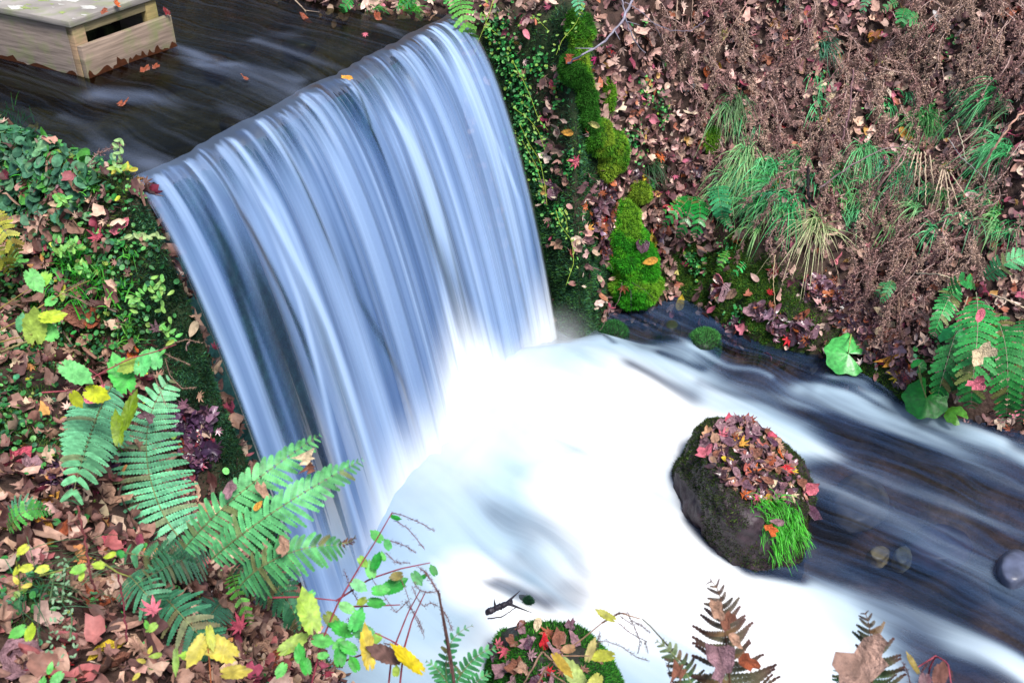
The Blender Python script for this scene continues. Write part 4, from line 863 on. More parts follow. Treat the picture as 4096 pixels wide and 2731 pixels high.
# stones on the bed, seen through the moving water
r_ = np.random.default_rng(5)
SUNK = [(880, 553, 12, 8, (196, 176, 132), 'rounded cream stone under the water, palest right of the boulder'), (903, 556, 9, 8, (150, 150, 130), 'small grey stone under the water right of the cream stone'),  (940, 545, 34, 18, (92, 74, 92), 'broad purplish slab under the water left of the edge stone'), (860, 500, 30, 22, (120, 112, 104), 'large greyish slab under the water beside the boulder'),
        ]
for k, (u, v, ru, rv, c_, lab) in enumerate(SUNK):
    q = ell_pts(u, v, -.15, ru*1.1, rv*1.3, .045, -.03); hull_rock('sunken_stone', q, c_, lab, 'stone', sub=ICO5, amp=.022, seed=30+k, mt=M_STONE, group='stones on the stream bed')
for k, (u, v, ru, rv, c_, lab) in enumerate([(215, 58, 13, 5, (110, 84, 66), 'reddish stone just under the upper stream beside the box'), (232, 122, 14, 7, (100, 84, 66), 'pointed brown stone poking at the waterfall lip'), (300, 42, 20, 6, (60, 66, 40), 'dark mossy stone under the far side of the upper stream')]):
    q = ell_pts(u, v, 1.20, ru, rv, .07, -.06); hull_rock('sunken_stone', q, c_, lab, 'stone', sub=ICO4, amp=.008, seed=50+k, mt=M_STONE, group='stones on the upper stream bed')

# ------------------------------------------------------------------ moss cushions down the ridge
def cushion(spots, label, pal, n, h=.014, col=(50, 84, 30), th=.05, seed=0, group='bright moss cushions on the ridge right of the waterfall'):
    """spots: (u, v, ru, rv) lumps of one cushion, each a squashed ball seated on the ground it covers"""
    base = None; rr = []; mbv = MB(); allV = []; allF = []; n0 = 0
    for (u, v, ru, rv) in spots:
        q, nn = hit(u, v)
        d = np.linalg.norm(q-CP); vd = (CP-q)/d; nn = nn*.55+vd*.6; nn /= np.linalg.norm(nn)
        X = np.cross([0, 0, 1.], nn); X /= np.linalg.norm(X); Y = np.cross(nn, X)
        D_, Fc = ICO5; t = min(ru, rv)*d/F*1.0+.008; q = q+nn*t*.35; ru *= 1.12; rv *= 1.1
        V = D_[:, :1]*X*ru*d/F+D_[:, 1:2]*Y*rv*d/F*1.05+D_[:, 2:]*nn*t
        V = q+V*(1+.38*fbm(D_[:, 0]*2.2+u, D_[:, 1]*2.2, D_[:, 2]*2.2, seed, 4)[:, None]); allV.append(V); allF.append(Fc+n0); n0 += len(V)
        if base is None: base = q
    V = np.vstack(allV); Fc = np.vstack(allF); FN = np.cross(V[Fc[:, 1]]-V[Fc[:, 0]], V[Fc[:, 2]]-V[Fc[:, 0]]); A = np.linalg.norm(FN, axis=1); FN = FN/A[:, None]
    r = np.random.default_rng(seed); vis = (FN@((CP-V.mean(0))/np.linalg.norm(CP-V.mean(0))) > -.35)+.02
    P, N = samp_mesh(V, Fc, FN, A, vis, n, r); dn = N*.85+np.array([0, 0, -.25]); dn /= np.linalg.norm(dn, axis=1)[:, None]
    big = fbm(P[:, 0]*9, P[:, 1]*9, P[:, 2]*9, seed+5)[:, None]
    k = np.clip(.5+1.6*big[:, 0], 0, .999)*len(pal); cl = np.array([alb(*p) for p in pal])[k.astype(int)]*(1+.22*r.normal(size=(n, 1)))
    mb = MB(); mb.add(V, Fc, alb(*col)); pick = r.integers(0, 2, n)
    for j in (0, 1):
        m = pick == j; mb.add(*inst(T_BLADE[j], P[m], frames(dn[m], r.uniform(0, 6.28, m.sum()), .45, r), r.uniform(h*.6, h*1.3, m.sum()), np.clip(cl[m], .004, .8)))
    o = obj('moss_cushion', mb.build('moss_cushion', M_MOSS, off=base), label=label, cat='moss', group=group, loc=base)
    SCENE_BV.append(BVHTree.FromPolygons([tuple(v) for v in V.tolist()], Fc.tolist()))
    return o
PM1 = [(60, 124, 40), (84, 156, 44), (118, 174, 50), (150, 186, 58)]; PM2 = [(70, 176, 40), (60, 156, 42), (100, 196, 48), (130, 190, 54)]
cushion([(579, 30, 11, 13), (574, 22, 8, 8), (578, 48, 8, 9)], 'dark green moss cushion at the top of the ridge near the twig', PM1[:3], 7000, seed=1)
cushion([(573, 68, 12, 14), (582, 82, 8, 9)], 'moss cushion of the ridge just below the tip of the grey branch', PM1, 8000, seed=2)
cushion([(584, 98, 9, 12), (587, 117, 9, 13)], 'narrow moss cushion of the ridge above the broad yellowish one', PM1[:3], 8000, seed=3)
cushion([(597, 138, 13, 15), (612, 150, 13, 17), (606, 168, 8, 10)], 'broad yellowish moss cushion halfway down the ridge', PM1, 15000, seed=4)
cushion([(608, 97, 5, 13)], 'thin hanging moss strip under dry stems beside the ridge', PM1[1:], 3000, seed=5)
cushion([(639, 192, 10, 9)], 'small olive moss cushion above the dark hollow', PM1[1:], 4000, seed=6)
cushion([(624, 214, 12, 11), (624, 236, 17, 17), (630, 260, 21, 21), (635, 283, 21, 20)], 'largest and brightest moss cushion, reaching down to the pool', PM2, 42000, h=.016, col=(40, 90, 26), seed=7)
cushion([(712, 140, 6, 10)], 'small dull moss cushion among leaves on the slope', PM1[:3], 2500, seed=8)

# ------------------------------------------------------------------ grass tufts
def blades(mb, root, n, L, rng, down=np.array([0, 0, -1.]), out=None, spread=.5, width=.0035, col=(80, 170, 100), tip=None, droop=1.0, rootr=.02, k=6, jit=.18):
    out = np.array([0, -1., .2]) if out is None else np.asarray(out, float)
    c0 = alb(*col); c1 = alb(*(tip or col))
    for i in range(n):
        d = out+rng.normal(size=3)*spread; d /= np.linalg.norm(d); l = L*rng.uniform(.45, 1.1); w = width*rng.uniform(.6, 1.2)
        t = np.linspace(0, 1, k)[:, None]; p = root+rng.normal(size=3)*rootr+l*(t*d*.75+t**2*down*droop*rng.uniform(.5, 1.1)*.8)
        T = np.gradient(p, axis=0); s = np.cross(T, CP-p)+rng.normal(size=3)*.4*np.linalg.norm(T); s /= np.linalg.norm(s, axis=1)[:, None]
        ww = w*(1-t**2)*.5+.0002; V = np.concatenate([p-s*ww, p+s*ww]); q = [(j, j+1, k+j+1, k+j) for j in range(k-1)]
        cc = (c0*(1-t)+c1*t)*(1+jit*rng.normal()); mb.add(V, q, np.clip(np.vstack([cc, cc]), .004, .8))
def tuft(u, v, label, n=60, L=.2, name='grass_tuft', group='grass tufts on the far slope', pull=.02, **kw):
    q, nn = nhit(u, v); r = np.random.default_rng(int(u*7+v)); mb = MB(); q = q+nn*.01
    o_ = nn*.8+np.array([0, 0, .25]); kw.setdefault('out', o_)
    blades(mb, q, n, L, r, **kw)
    if kw.get('tip') is None: pass
    return obj(name, mb.build(name, M_GREEN, off=q), label=label, cat='grass', group=group, loc=q)
G1, G2, G3, GT = (66, 176, 100), (96, 200, 128), (52, 136, 74), (220, 210, 160)
TU = [(748, 152, 'pale tipped grass tuft left of the leaning dry stems', 70, .27, G2, (170, 200, 130)), (732, 178, 'grass tuft above the ladder-like frond', 40, .22, G2, (150, 190, 120)), (762, 168, 'grass tuft right of the pale tipped one', 45, .25, G2, None), (780, 172, 'grass tuft beside the upright black twig, left side', 50, .22, G1, None),
      (800, 160, 'grass tuft just right of the upright black twig', 50, .20, G1, (120, 190, 110)), (832, 172, 'dense dark grass tuft in the middle of the slope', 60, .18, G3, None), (862, 152, 'long bright grass tuft under the diagonal dry stem', 70, .34, G2, (120, 190, 120)), (895, 172, 'narrow upright-bladed grass tuft under the fountain-like tuft', 40, .25, G1, None),
      (922, 122, 'fountain-like dark grass tuft, largest on the slope', 170, .26, G3, (90, 160, 80)), (997, 98, 'straight narrow grass tuft near the right edge', 60, .24, G1, None), (1000, 148, 'grass tuft below the straight narrow one', 60, .24, G2, None), (983, 202, 'low grass tuft right of the dry stalks', 40, .18, G2, None), (940, 200, 'thin grass tuft among dry stalks', 30, .18, G1, (150, 170, 100)),
      (822, 48, 'bluish grass tuft high on the slope', 45, .14, (70, 130, 100), None), (817, 80, 'tiny grass tuft above the pink star leaf', 20, .12, G2, None), (818, 106, 'small grass tuft with a bright leaf', 26, .12, G2, None), (905, 98, 'spiky small grass tuft above the fountain-like tuft', 26, .10, G2, None), (886, 106, 'thin grass tuft left of the spiky one', 20, .12, G1, None),
      (735, 100, 'dark grass tuft above the slope hollow', 50, .22, (56, 110, 70), (110, 140, 90)), (968, 92, 'dull grass tuft under hanging brown weeds', 36, .14, (60, 120, 80), None), (920, 30, 'thin grass sprig high on the slope', 18, .10, G2, None), (648, 164, 'dark thin grass tuft over the small olive moss', 40, .14, (50, 90, 50), None), (790, 214, 'grass tuft low on the slope left of the pale hanging tuft', 40, .2, G1, None), (768, 205, 'grass tuft above the mossy low bank', 40, .2, G3, None),
      (960, 222, 'short grass tuft above the small pale fern', 30, .14, G2, None), (1010, 232, 'short grass tuft left of the sideways frond', 30, .14, G1, None), (935, 235, 'thin grass blades beside the orange leaf', 22, .16, G2, None), (850, 215, 'thin grass blades above the orange maple leaves', 26, .16, G2, None)]
for (u, v, lab, n, L, c_, tp) in TU: tuft(u, v, lab, int(n*1.7), L*1.12, col=c_, tip=tp, droop=1.1, spread=.42, width=.0046)
tuft(816, 228, 'long hanging grass tuft with bleached white tips over the mossy bank', 130, .36, col=(96, 176, 90), tip=(240, 226, 180), droop=.9, spread=.55, width=.0045, k=8)
tuft(405, 12, 'bright green grass tuft leaning over the far side of the upper stream', 120, .16, col=(80, 190, 60), spread=.55, droop=.8, group='grass tufts beside the upper stream')
tuft(370, 8, 'grass tuft by the water left of the brightest upper tuft', 50, .12, col=(60, 150, 60), spread=.5, droop=.8, group='grass tufts beside the upper stream')
tuft(88, 285, 'bright green grass growing upright on the near bank slope', 90, .16, col=(70, 190, 50), spread=.4, droop=.5, out=np.array([.2, -.3, 1.]), rootr=.035, group='grass tufts on the near bank')
tuft(82, 262, 'second bright grass tuft just behind the upright one', 50, .14, col=(60, 176, 50), spread=.4, droop=.4, out=np.array([.2, -.1, 1.]), rootr=.02, group='grass tufts on the near bank')
tuft(12, 130, 'tall green grass at the head of the near bank by the upper stream', 60, .13, col=(70, 190, 60), spread=.45, droop=.4, out=np.array([.2, .2, 1.]), rootr=.04, group='grass tufts on the near bank')
tuft(125, 300, 'few long grass blades over the dark bank edge', 16, .15, col=(90, 200, 60), spread=.5, droop=.6, out=np.array([.4, -.1, .8]), group='grass tufts on the near bank')
tuft(118, 470, 'thin grass between the two large fronds', 24, .16, col=(80, 190, 60), spread=.4, droop=.8, out=np.array([.1, -.2, .8]), group='grass tufts on the near bank')
tuft(30, 600, 'fine dark grass on brown leaves near the lower left corner', 60, .16, col=(50, 110, 70), spread=.55, droop=.6, out=np.array([.5, -.1, .6]), width=.002, rootr=.04, group='grass tufts on the near bank')
tuft(60, 575, 'fine dull grass lying over leaves beneath the stubby fern', 50, .15, col=(80, 110, 70), spread=.5, droop=.6, out=np.array([.7, 0, .4]), width=.002, rootr=.04, group='grass tufts on the near bank')
# the tuft on the boulder
mb = MB(); r_ = np.random.default_rng(77); q0, _ = nhit(775, 515)
for (u, v, n) in ((758, 502, 90), (772, 503, 120), (788, 512, 110), (768, 522, 90), (782, 530, 110), (796, 530, 80), (775, 545, 60)):
    q, nn = nhit(u, v); q = q0 if q is None else q
    blades(mb, q, n, .085, r_, out=nn*.45+np.array([.12, -.45, .10]), spread=.34, width=.0028, col=(50, 160, 36), tip=(90, 206, 56), droop=.85, rootr=.017)
obj('grass_tuft', mb.build('grass_tuft', M_GREEN, off=q0), label='vivid green grass tuft hanging over the front of the mid-stream boulder', cat='grass', loc=q0)

# ------------------------------------------------------------------ broad round leaves at the water edge
def big_leaf(u, v, rad, label, col, spin, stem=None, tilt=(0, 0), notch=True, name='broad_leaf', pull=.02):
    q, nn = hit(u, v) if v < 372 or u > 985 else (None, None)
    P = pt(u, v, gt(u, v)*(1-pull)); d = np.linalg.norm(P-CP); rad = rad*d/F
    vd = (CP-P)/d; nn = vd*.75+np.array([tilt[0], tilt[1], .5]); nn /= np.linalg.norm(nn)
    n = 40; a0 = R(24) if notch else 0; an = np.linspace(-PI+a0, PI-a0, n); rr = 1+.05*np.sin(an*9)+.03*np.cos(an*5)
    rings = [0, .35, .7, 1]; X = np.cross(vd, [0, 0, 1.]); X /= np.linalg.norm(X); X = -X; Y = np.cross(nn, X); Y /= np.linalg.norm(Y); X = np.cross(Y, nn)
    V = []; cc = []
    for g in rings:
        a = an+spin; z = .10*g*g*np.sin(an*4)*.6-.22*g*g+.035*np.abs(np.sin(an*4.5))*g
        V.append(P+rad*(g*rr[:, None]*(np.cos(a)[:, None]*X+np.sin(a)[:, None]*Y)+z[:, None]*nn)); vein = 1+.25*(np.abs(np.sin(an*4.5)) < .16)*(g > 0); cc.append(alb(*col)*vein[:, None]*(1.08 if g < 1 else .95))
    V = np.vstack(V); Q = [(k*n+i, k*n+i+1, (k+1)*n+i+1, (k+1)*n+i) for k in range(3) for i in range(n-1)]
    t = empty('broad_leaf_plant', P, label, 'leaf'); me = MB().add(V, Q, np.clip(np.vstack(cc), 0, .8)).build('leaf', M_GLOSS, True, off=P); o = bpy.data.objects.new('leaf', me); C.objects.link(o); o.parent = t
    if stem:
        S_ = frond_pts([stem]+[((stem[0]+u)/2, (stem[1]+v)/2, .03)])+[P]; o = bpy.data.objects.new('stalk', MB().tube(S_, .0035, alb(170, 190, 110)).build('stalk', M_GREEN, off=P)); C.objects.link(o); o.parent = t
big_leaf(848, 353, 21, 'broad round pale green leaf with a notch, hanging over the water edge', (84, 190, 92), R(170), (852, 330, .0), (.1, 0))
big_leaf(926, 397, 20, 'broad dark green heart shaped leaf hanging over the stream', (36, 150, 44), R(-100), (918, 372, 0), (0, 0))
big_leaf(919, 365, 7, 'small round green leaf on a pale stalk above the dark heart shaped leaf', (30, 140, 50), R(60), (922, 385, 0), (0, 0))
big_leaf(953, 337, 12, 'round green leaf half hidden behind the hanging fern stalks', (40, 160, 84), R(60), (962, 322, 0), (0, 0))
big_leaf(956, 414, 10, 'yellow green leaf trailing on the water below the fern', (110, 190, 60), R(150), None, (0, .2))

r_ = np.random.default_rng(88)
for (cu, cv, ru, rv, cnt) in ((770, 185, 45, 25, 26), (860, 185, 45, 28, 18), (920, 195, 40, 30, 10), (1000, 190, 25, 60, 8), (950, 130, 60, 30, 6), (735, 120, 30, 25, 5)):
    for _ in range(cnt):
        u, v = cu+r_.normal()*ru*.6, cv+r_.normal()*rv*.6; g = 140+r_.integers(0, 50)
        tuft(u, v, 'long green grass blades drooping through the fallen leaves of the slope', 24, r_.uniform(.12, .30), col=(64+r_.integers(0, 44), g+16, 92+r_.integers(0, 36)), tip=(150, 190, 120) if r_.random() < .4 else None, droop=1.0, spread=.32, width=.0046, rootr=.014, group='drooping grass in the middle of the slope')

for k, (cu, cv, ru, rv, cnt) in enumerate(((100, 270, 50, 25, 10), (40, 300, 30, 40, 7), (60, 210, 40, 25, 5), (130, 330, 20, 25, 4))):
    for _ in range(cnt):
        u, v = cu+r_.normal()*ru*.6, cv+r_.normal()*rv*.6
        if not 0 < u < 160: continue
        tuft(u, v, 'fine green grass blades among moss and leaves of the near bank', 20, r_.uniform(.05, .11), col=(70+r_.integers(0, 40), 170+r_.integers(0, 30), 60), droop=.6, spread=.45, width=.0026, out=np.array([.15, -.15, 1.]), rootr=.010, group='fine grass on the near bank')

# ------------------------------------------------------------------ withered weeds tangled down the far slope
def weed_mesh(seed):
    r = np.random.default_rng(seed); mb = MB(); L = r.uniform(.22, .36); k = 9
    t = np.linspace(0, 1, k); y = .05*np.cumsum(r.normal(size=k))*.35; z = .03+.05*np.sin(t*PI)*r.uniform(.5, 1.2)-.02*t
    P = np.stack([L*t, y, z], 1); base = alb(*[(178, 146, 134), (160, 126, 120), (190, 162, 144)][seed % 3])
    mb.tube(P, np.linspace(.0024, .0009, k), alb(184, 156, 148), 4)
    for i in range(46):
        s = r.uniform(.05, 1); p = np.array([np.interp(s, t, P[:, j]) for j in range(3)])
        d = np.array([r.uniform(.1, .9), r.choice([-1, 1])*r.uniform(.15, .8), r.uniform(-.2, .6)]); d /= np.linalg.norm(d); l = r.uniform(.012, .042)*(1.1-.5*s)
        q = np.linspace(0, 1, 6)[:, None]; pp = p+l*(q*d+q**2*np.array([.5, 0, -.35]))+.0035*r.normal(size=(6, 3))
        mb.tube(pp, .0008, base*r.uniform(.6, 1.3), 3)
        for j in range(1, 6):
            for _ in range(3):
                a = r.normal(size=3); a /= np.linalg.norm(a); b = np.cross(a, r.normal(size=3)); b /= np.linalg.norm(b); w = r.uniform(.0012, .0034); l2 = r.uniform(.005, .012)
                c = base*r.uniform(.45, 1.45)*np.array([1, .97, .98]); o = pp[j]
                mb.add([o-b*w*.4, o+b*w*.4, o+a*l2*.6+b*w+d*.002, o+a*l2], [(0, 1, 2, 3)], c)
    return mb.build('dried_weed', M_DRY)
WM = [weed_mesh(s) for s in range(6)]
r_ = np.random.default_rng(40)
# drifts of weed: (u, v, radius px, how many)
WD_ = [(940, 25, 60, 26), (1000, 60, 45, 18), (870, 60, 45, 12), (800, 40, 45, 13), (720, 25, 45, 9), (690, 90, 35, 4), (760, 100, 40, 12), (960, 110, 45, 9), (850, 110, 40, 8), (800, 140, 40, 8), (880, 230, 35, 12), (915, 265, 35, 14), (900, 300, 22, 8), (980, 190, 45, 9), (950, 235, 30, 6), (660, 40, 30, 5), (770, 230, 30, 4), (1010, 240, 30, 5), (840, 190, 40, 5), (1000, 20, 40, 12), (900, 180, 30, 9), (760, 150, 35, 8), (850, 160, 35, 8), (800, 175, 30, 7), (960, 165, 35, 8)]
first = True
for (cu, cv, rad, cnt) in WD_:
    for _ in range(int(cnt*1.05)):
        u, v = cu+r_.normal()*rad*.6, cv+r_.normal()*rad*.6; q, nn = nhit(u, v)
        if q is None or q[2] < .12 or u < 600: continue
        dn = np.array([0, 0, -1.]); dn = dn-nn*(dn@nn); dn /= np.linalg.norm(dn)+1e-6; sd = np.cross(nn, dn); a = r_.normal()*.24+.12
        X = dn*math.cos(a)+sd*math.sin(a); Y = np.cross(nn, X); s = r_.uniform(.7, 1.2)
        o = obj('dried_weed', WM[r_.integers(0, 6)], label='brown withered weed with tangled crinkled stems hanging down the leaf slope', cat='weed', group='withered weeds hanging down the far slope')
        o.matrix_world = Matrix([[X[0], Y[0], nn[0], q[0]-X[0]*.1], [X[1], Y[1], nn[1], q[1]-X[1]*.1], [X[2], Y[2], nn[2], q[2]-X[2]*.1], [0, 0, 0, 1]]) @ Matrix.Scale(s, 4)
# a few on the near bank
for (u, v, lab) in ((30, 255, 'brown withered stalk with shrivelled leaves under the yellowish fern'), (65, 245, 'thin brown withered weed beside the magenta leaf'), (88, 180, 'small dark seed head at the upper edge of the near bank'), (92, 215, 'pale withered weed at the head of the near bank')):
    q, nn = nhit(u, v); o = obj('dried_weed', WM[1], label=lab, cat='weed', loc=q); o.rotation_euler = (0, R(-35), R(-70+u)); o.scale = (.5,)*3

# ------------------------------------------------------------------ sticks and bare stems
def stick(pts, r0, r1, col, label, name='stick', cat='stick', group=None, forks=(), k=6, m=M_DRY, knots=.0):
    P = np.array([pt(u, v, t if t > 1 else (np.linalg.norm(nhit(u, v)[0]-CP)/np.linalg.norm(px(u, v)))*(1-t)) for (u, v, t) in pts])
    n = 24; q = np.linspace(0, len(P)-1, n); rc = np.stack([np.interp(q, np.arange(len(P)), P[:, j]) for j in range(3)], 1); r = np.random.default_rng(int(abs(pts[0][0]*3+pts[0][1])))
    rc = rc+min(.0022, .006*np.linalg.norm(rc[-1]-rc[0]))*r.normal(size=rc.shape); mb = MB(); rad = np.linspace(r0, r1, n)*(1+.12*r.normal(size=n)); cc = alb(*col)[None]*(1+.15*r.normal(size=(n, 1))); mb.tube(rc, rad, np.clip(cc, 0.004, .8), k)
    for (i, u, v) in forks:
        e = pt(u, v, np.linalg.norm(rc[i]-CP)/np.linalg.norm(px(u, v))*.995); mb.tube(np.linspace(0, 1, 5)[:, None]*(e-rc[i])+rc[i], np.linspace(rad[i]*.7, .0007, 5), alb(*col), 5)
    return obj(name, mb.build(name, m, True, off=P[0]), label=label, cat=cat, group=group, loc=P[0])
GY_ = (150, 146, 160)
stick([(636, -8, .05), (622, 22, .05), (604, 42, .06), (582, 55, .06), (568, 63, .03)], .0055, .0035, GY_, 'pale grey branch slanting down to the mossy ridge', forks=((8, 620, 40), (14, 575, 48)))
stick([(620, -8, .03), (626, 20, .03), (633, 38, .03), (645, 53, .02)], .004, .002, GY_, 'grey twig crossing behind the pale branch at the top edge', forks=((8, 640, 25),))
stick([(625, 2, .02), (642, 12, .03), (655, 25, .03), (662, 38, .02)], .003, .0015, (140, 130, 140), 'thin grey twig curving right of the pale branch')
stick([(652, 22, .02), (670, 30, .03), (690, 31, .03), (706, 20, .02)], .0022, .0012, (130, 124, 140), 'thin bowed twig lying across the leaves')
stick([(678, -5, .03), (676, 15, .03), (675, 36, .02)], .0035, .0025, (190, 160, 140), 'straight pale dry stem hanging from the top edge')
stick([(693, -5, .03), (692, 10, .03), (691, 26, .02)], .002, .0015, (190, 160, 140), 'thin dry stem right of the straight pale one')
stick([(712, 60, .03), (735, 22, .05), (752, -5, .04)], .003, .002, (170, 136, 120), 'long tan stem leaning right among the weeds')
stick([(808, 168, .02), (808, 185, .03), (809, 205, .02)], .0085, .006, (40, 36, 40), 'short upright black twig standing on the slope', forks=((18, 813, 198),))
stick([(820, 188, .02), (850, 165, .04), (885, 148, .04), (906, 146, .02)], .0038, .002, (140, 120, 124), 'long grey brown stem lying diagonally left of the fountain-like tuft')
stick([(868, 205, .03), (885, 178, .05), (905, 150, .04), (912, 138, .03)], .005, .0025, (136, 108, 104), 'knobbly brown stem slanting under the fountain-like tuft', forks=((10, 892, 160), (15, 905, 160)))
stick([(980, 168, .03), (996, 145, .05), (1012, 122, .05), (1028, 108, .03)], .0055, .004, (206, 160, 140), 'curved pinkish dry fern stalk at the right edge')
stick([(1004, 172, .03), (1016, 155, .05), (1030, 135, .03)], .004, .003, (150, 120, 110), 'brown dry stalk right of the pinkish one')
stick([(948, 138, .03), (962, 158, .03), (985, 178, .02)], .0022, .0014, (160, 160, 160), 'thin grey twig crossing under the right tufts')
stick([(958, 146, .03), (975, 132, .03), (982, 122, .02)], .0026, .0018, (160, 150, 130), 'short pale stem leaning near the tan leaf')
stick([(956, 120, .03), (962, 142, .03), (966, 160, .02)], .0026, .0018, (190, 184, 160), 'short straw coloured stem beside the fountain-like tuft')
stick([(705, 142, .02), (725, 155, .03), (745, 172, .02)], .0014, .001, (110, 84, 90), 'thin dark runner stretched over the leaves in the slope middle')
stick([(840, 75, .04), (848, 60, .05), (852, 38, .04)], .005, .0025, (150, 120, 110), 'upright brown weed stalk among the tangled stems', forks=((12, 858, 55), (8, 838, 62)))
stick([(842, 140, .04), (850, 110, .05), (853, 70, .05)], .0045, .003, (130, 100, 104), 'long brown weed stalk running down the slope', forks=((8, 842, 118), (14, 862, 100)))
stick([(800, 96, .04), (830, 78, .05), (852, 52, .04)], .003, .002, (120, 94, 92), 'thin brown stem leaning across the long stalk')
DS = [(915, 152, 905, 185), (918, 152, 912, 196), (921, 152, 918, 200), (925, 152, 926, 205), (930, 155, 934, 190), (945, 170, 950, 215), (947, 172, 958, 205), (944, 170, 937, 208), (942, 170, 930, 212), (950, 172, 966, 196)]
for (a, b, c, d) in DS: stick([(a, b, .025), ((a+c)/2, (b+d)/2, .035), (c, d, .015)], .0032, .0022, (196, 176, 150), 'straw coloured dead grass stalk hanging under the fountain-like tuft', name='dry_stalk', cat='stalk', group='dead stalks under the fountain-like tuft')
stick([(991, 294, .02), (1008, 300, .04), (1026, 308, .03)], .0045, .003, (200, 180, 156), 'pale thick fern stalk reaching right from the hanging fern')
stick([(916, 273, .03), (940, 274, .04), (958, 280, .03)], .0035, .002, (190, 176, 150), 'pale curved stem above the hanging fern')
stick([(1012, 360, .04), (1014, 395, .04), (1010, 430, .02)], .004, .002, (110, 84, 80), 'dead brown frond stem hanging among the green fronds', forks=((14, 1016, 405), (10, 1006, 385)))
stick([(775, 255, .03), (773, 280, .04), (775, 300, .04), (774, 320, .03)], .0018, .001, (190, 170, 130), 'single thin straw dangling over the mossy bank', forks=())
stick([(898, 290, .02), (900, 320, .03), (903, 340, .02)], .002, .001, (150, 120, 100), 'thin stem dangling above the tan star leaf')
stick([(486, 612, 3.0), (497, 607, 2.99), (512, 601, 2.98)], .009, .008, (44, 40, 52), 'short thick broken stick poking from the foam', forks=((10, 494, 598), (18, 520, 590), (20, 532, 612)), k=8, m=M_ROCK)
stick([(488, 618, 2.98), (502, 616, 2.97), (517, 606, 2.97)], .002, .0012, (60, 50, 56), 'thin dark twig lying behind the bottom mossy boulder')
stick([(631, 290, .03), (631, 300, .05), (631, 315, .04)], .0014, .001, (90, 84, 90), 'fine vertical twig hanging below the largest moss cushion')
stick([(622, 282, .03), (620, 298, .05), (600, 330, .03)], .0014, .001, (110, 90, 90), 'fine twig slanting to the pool left of the vertical one')
stick([(632, 282, .03), (645, 290, .05), (660, 305, .04)], .0012, .0008, (90, 84, 80), 'fine twig slanting right over the pool')
stick([(295, 0, 4.34), (305, 10, 4.34), (308, 20, 4.35)], .003, .002, (170, 150, 130), 'pale stem touching the far side of the upper stream', forks=((12, 320, 12),))
stick([(560, 668, 2.36), (542, 650, 2.40), (520, 690, 2.3)], .003, .002, (150, 120, 100), 'thin brown stem bent over the bottom mossy boulder')
stick([(0, 352, .04), (30, 340, .06), (60, 318, .05)], .004, .003, (170, 160, 110), 'yellowish stalk pointing up right at the left edge')
stick([(150, 470, .05), (160, 450, .05), (168, 430, .03)], .002, .001, (110, 100, 120), 'thin grey twig between the large fronds', forks=())
stick([(78, 505, 2.05), (86, 545, 2.0), (90, 575, 1.97), (95, 590, 1.9)], .0025, .002, (110, 60, 60), 'reddish dry stem standing over brown leaves near the stubby fern', forks=((12, 100, 566), (6, 74, 520)))
stick([(118, 572, 1.96), (124, 605, 1.92), (127, 640, 1.86)], .0018, .0016, (110, 50, 60), 'thin dark red stem standing left of the pink maple leaf')
stick([(330, 640, .08), (352, 650, .05), (330, 678, .03)], .002, .001, (120, 90, 80), 'thin brown stem near the toothed leaves at the bottom')

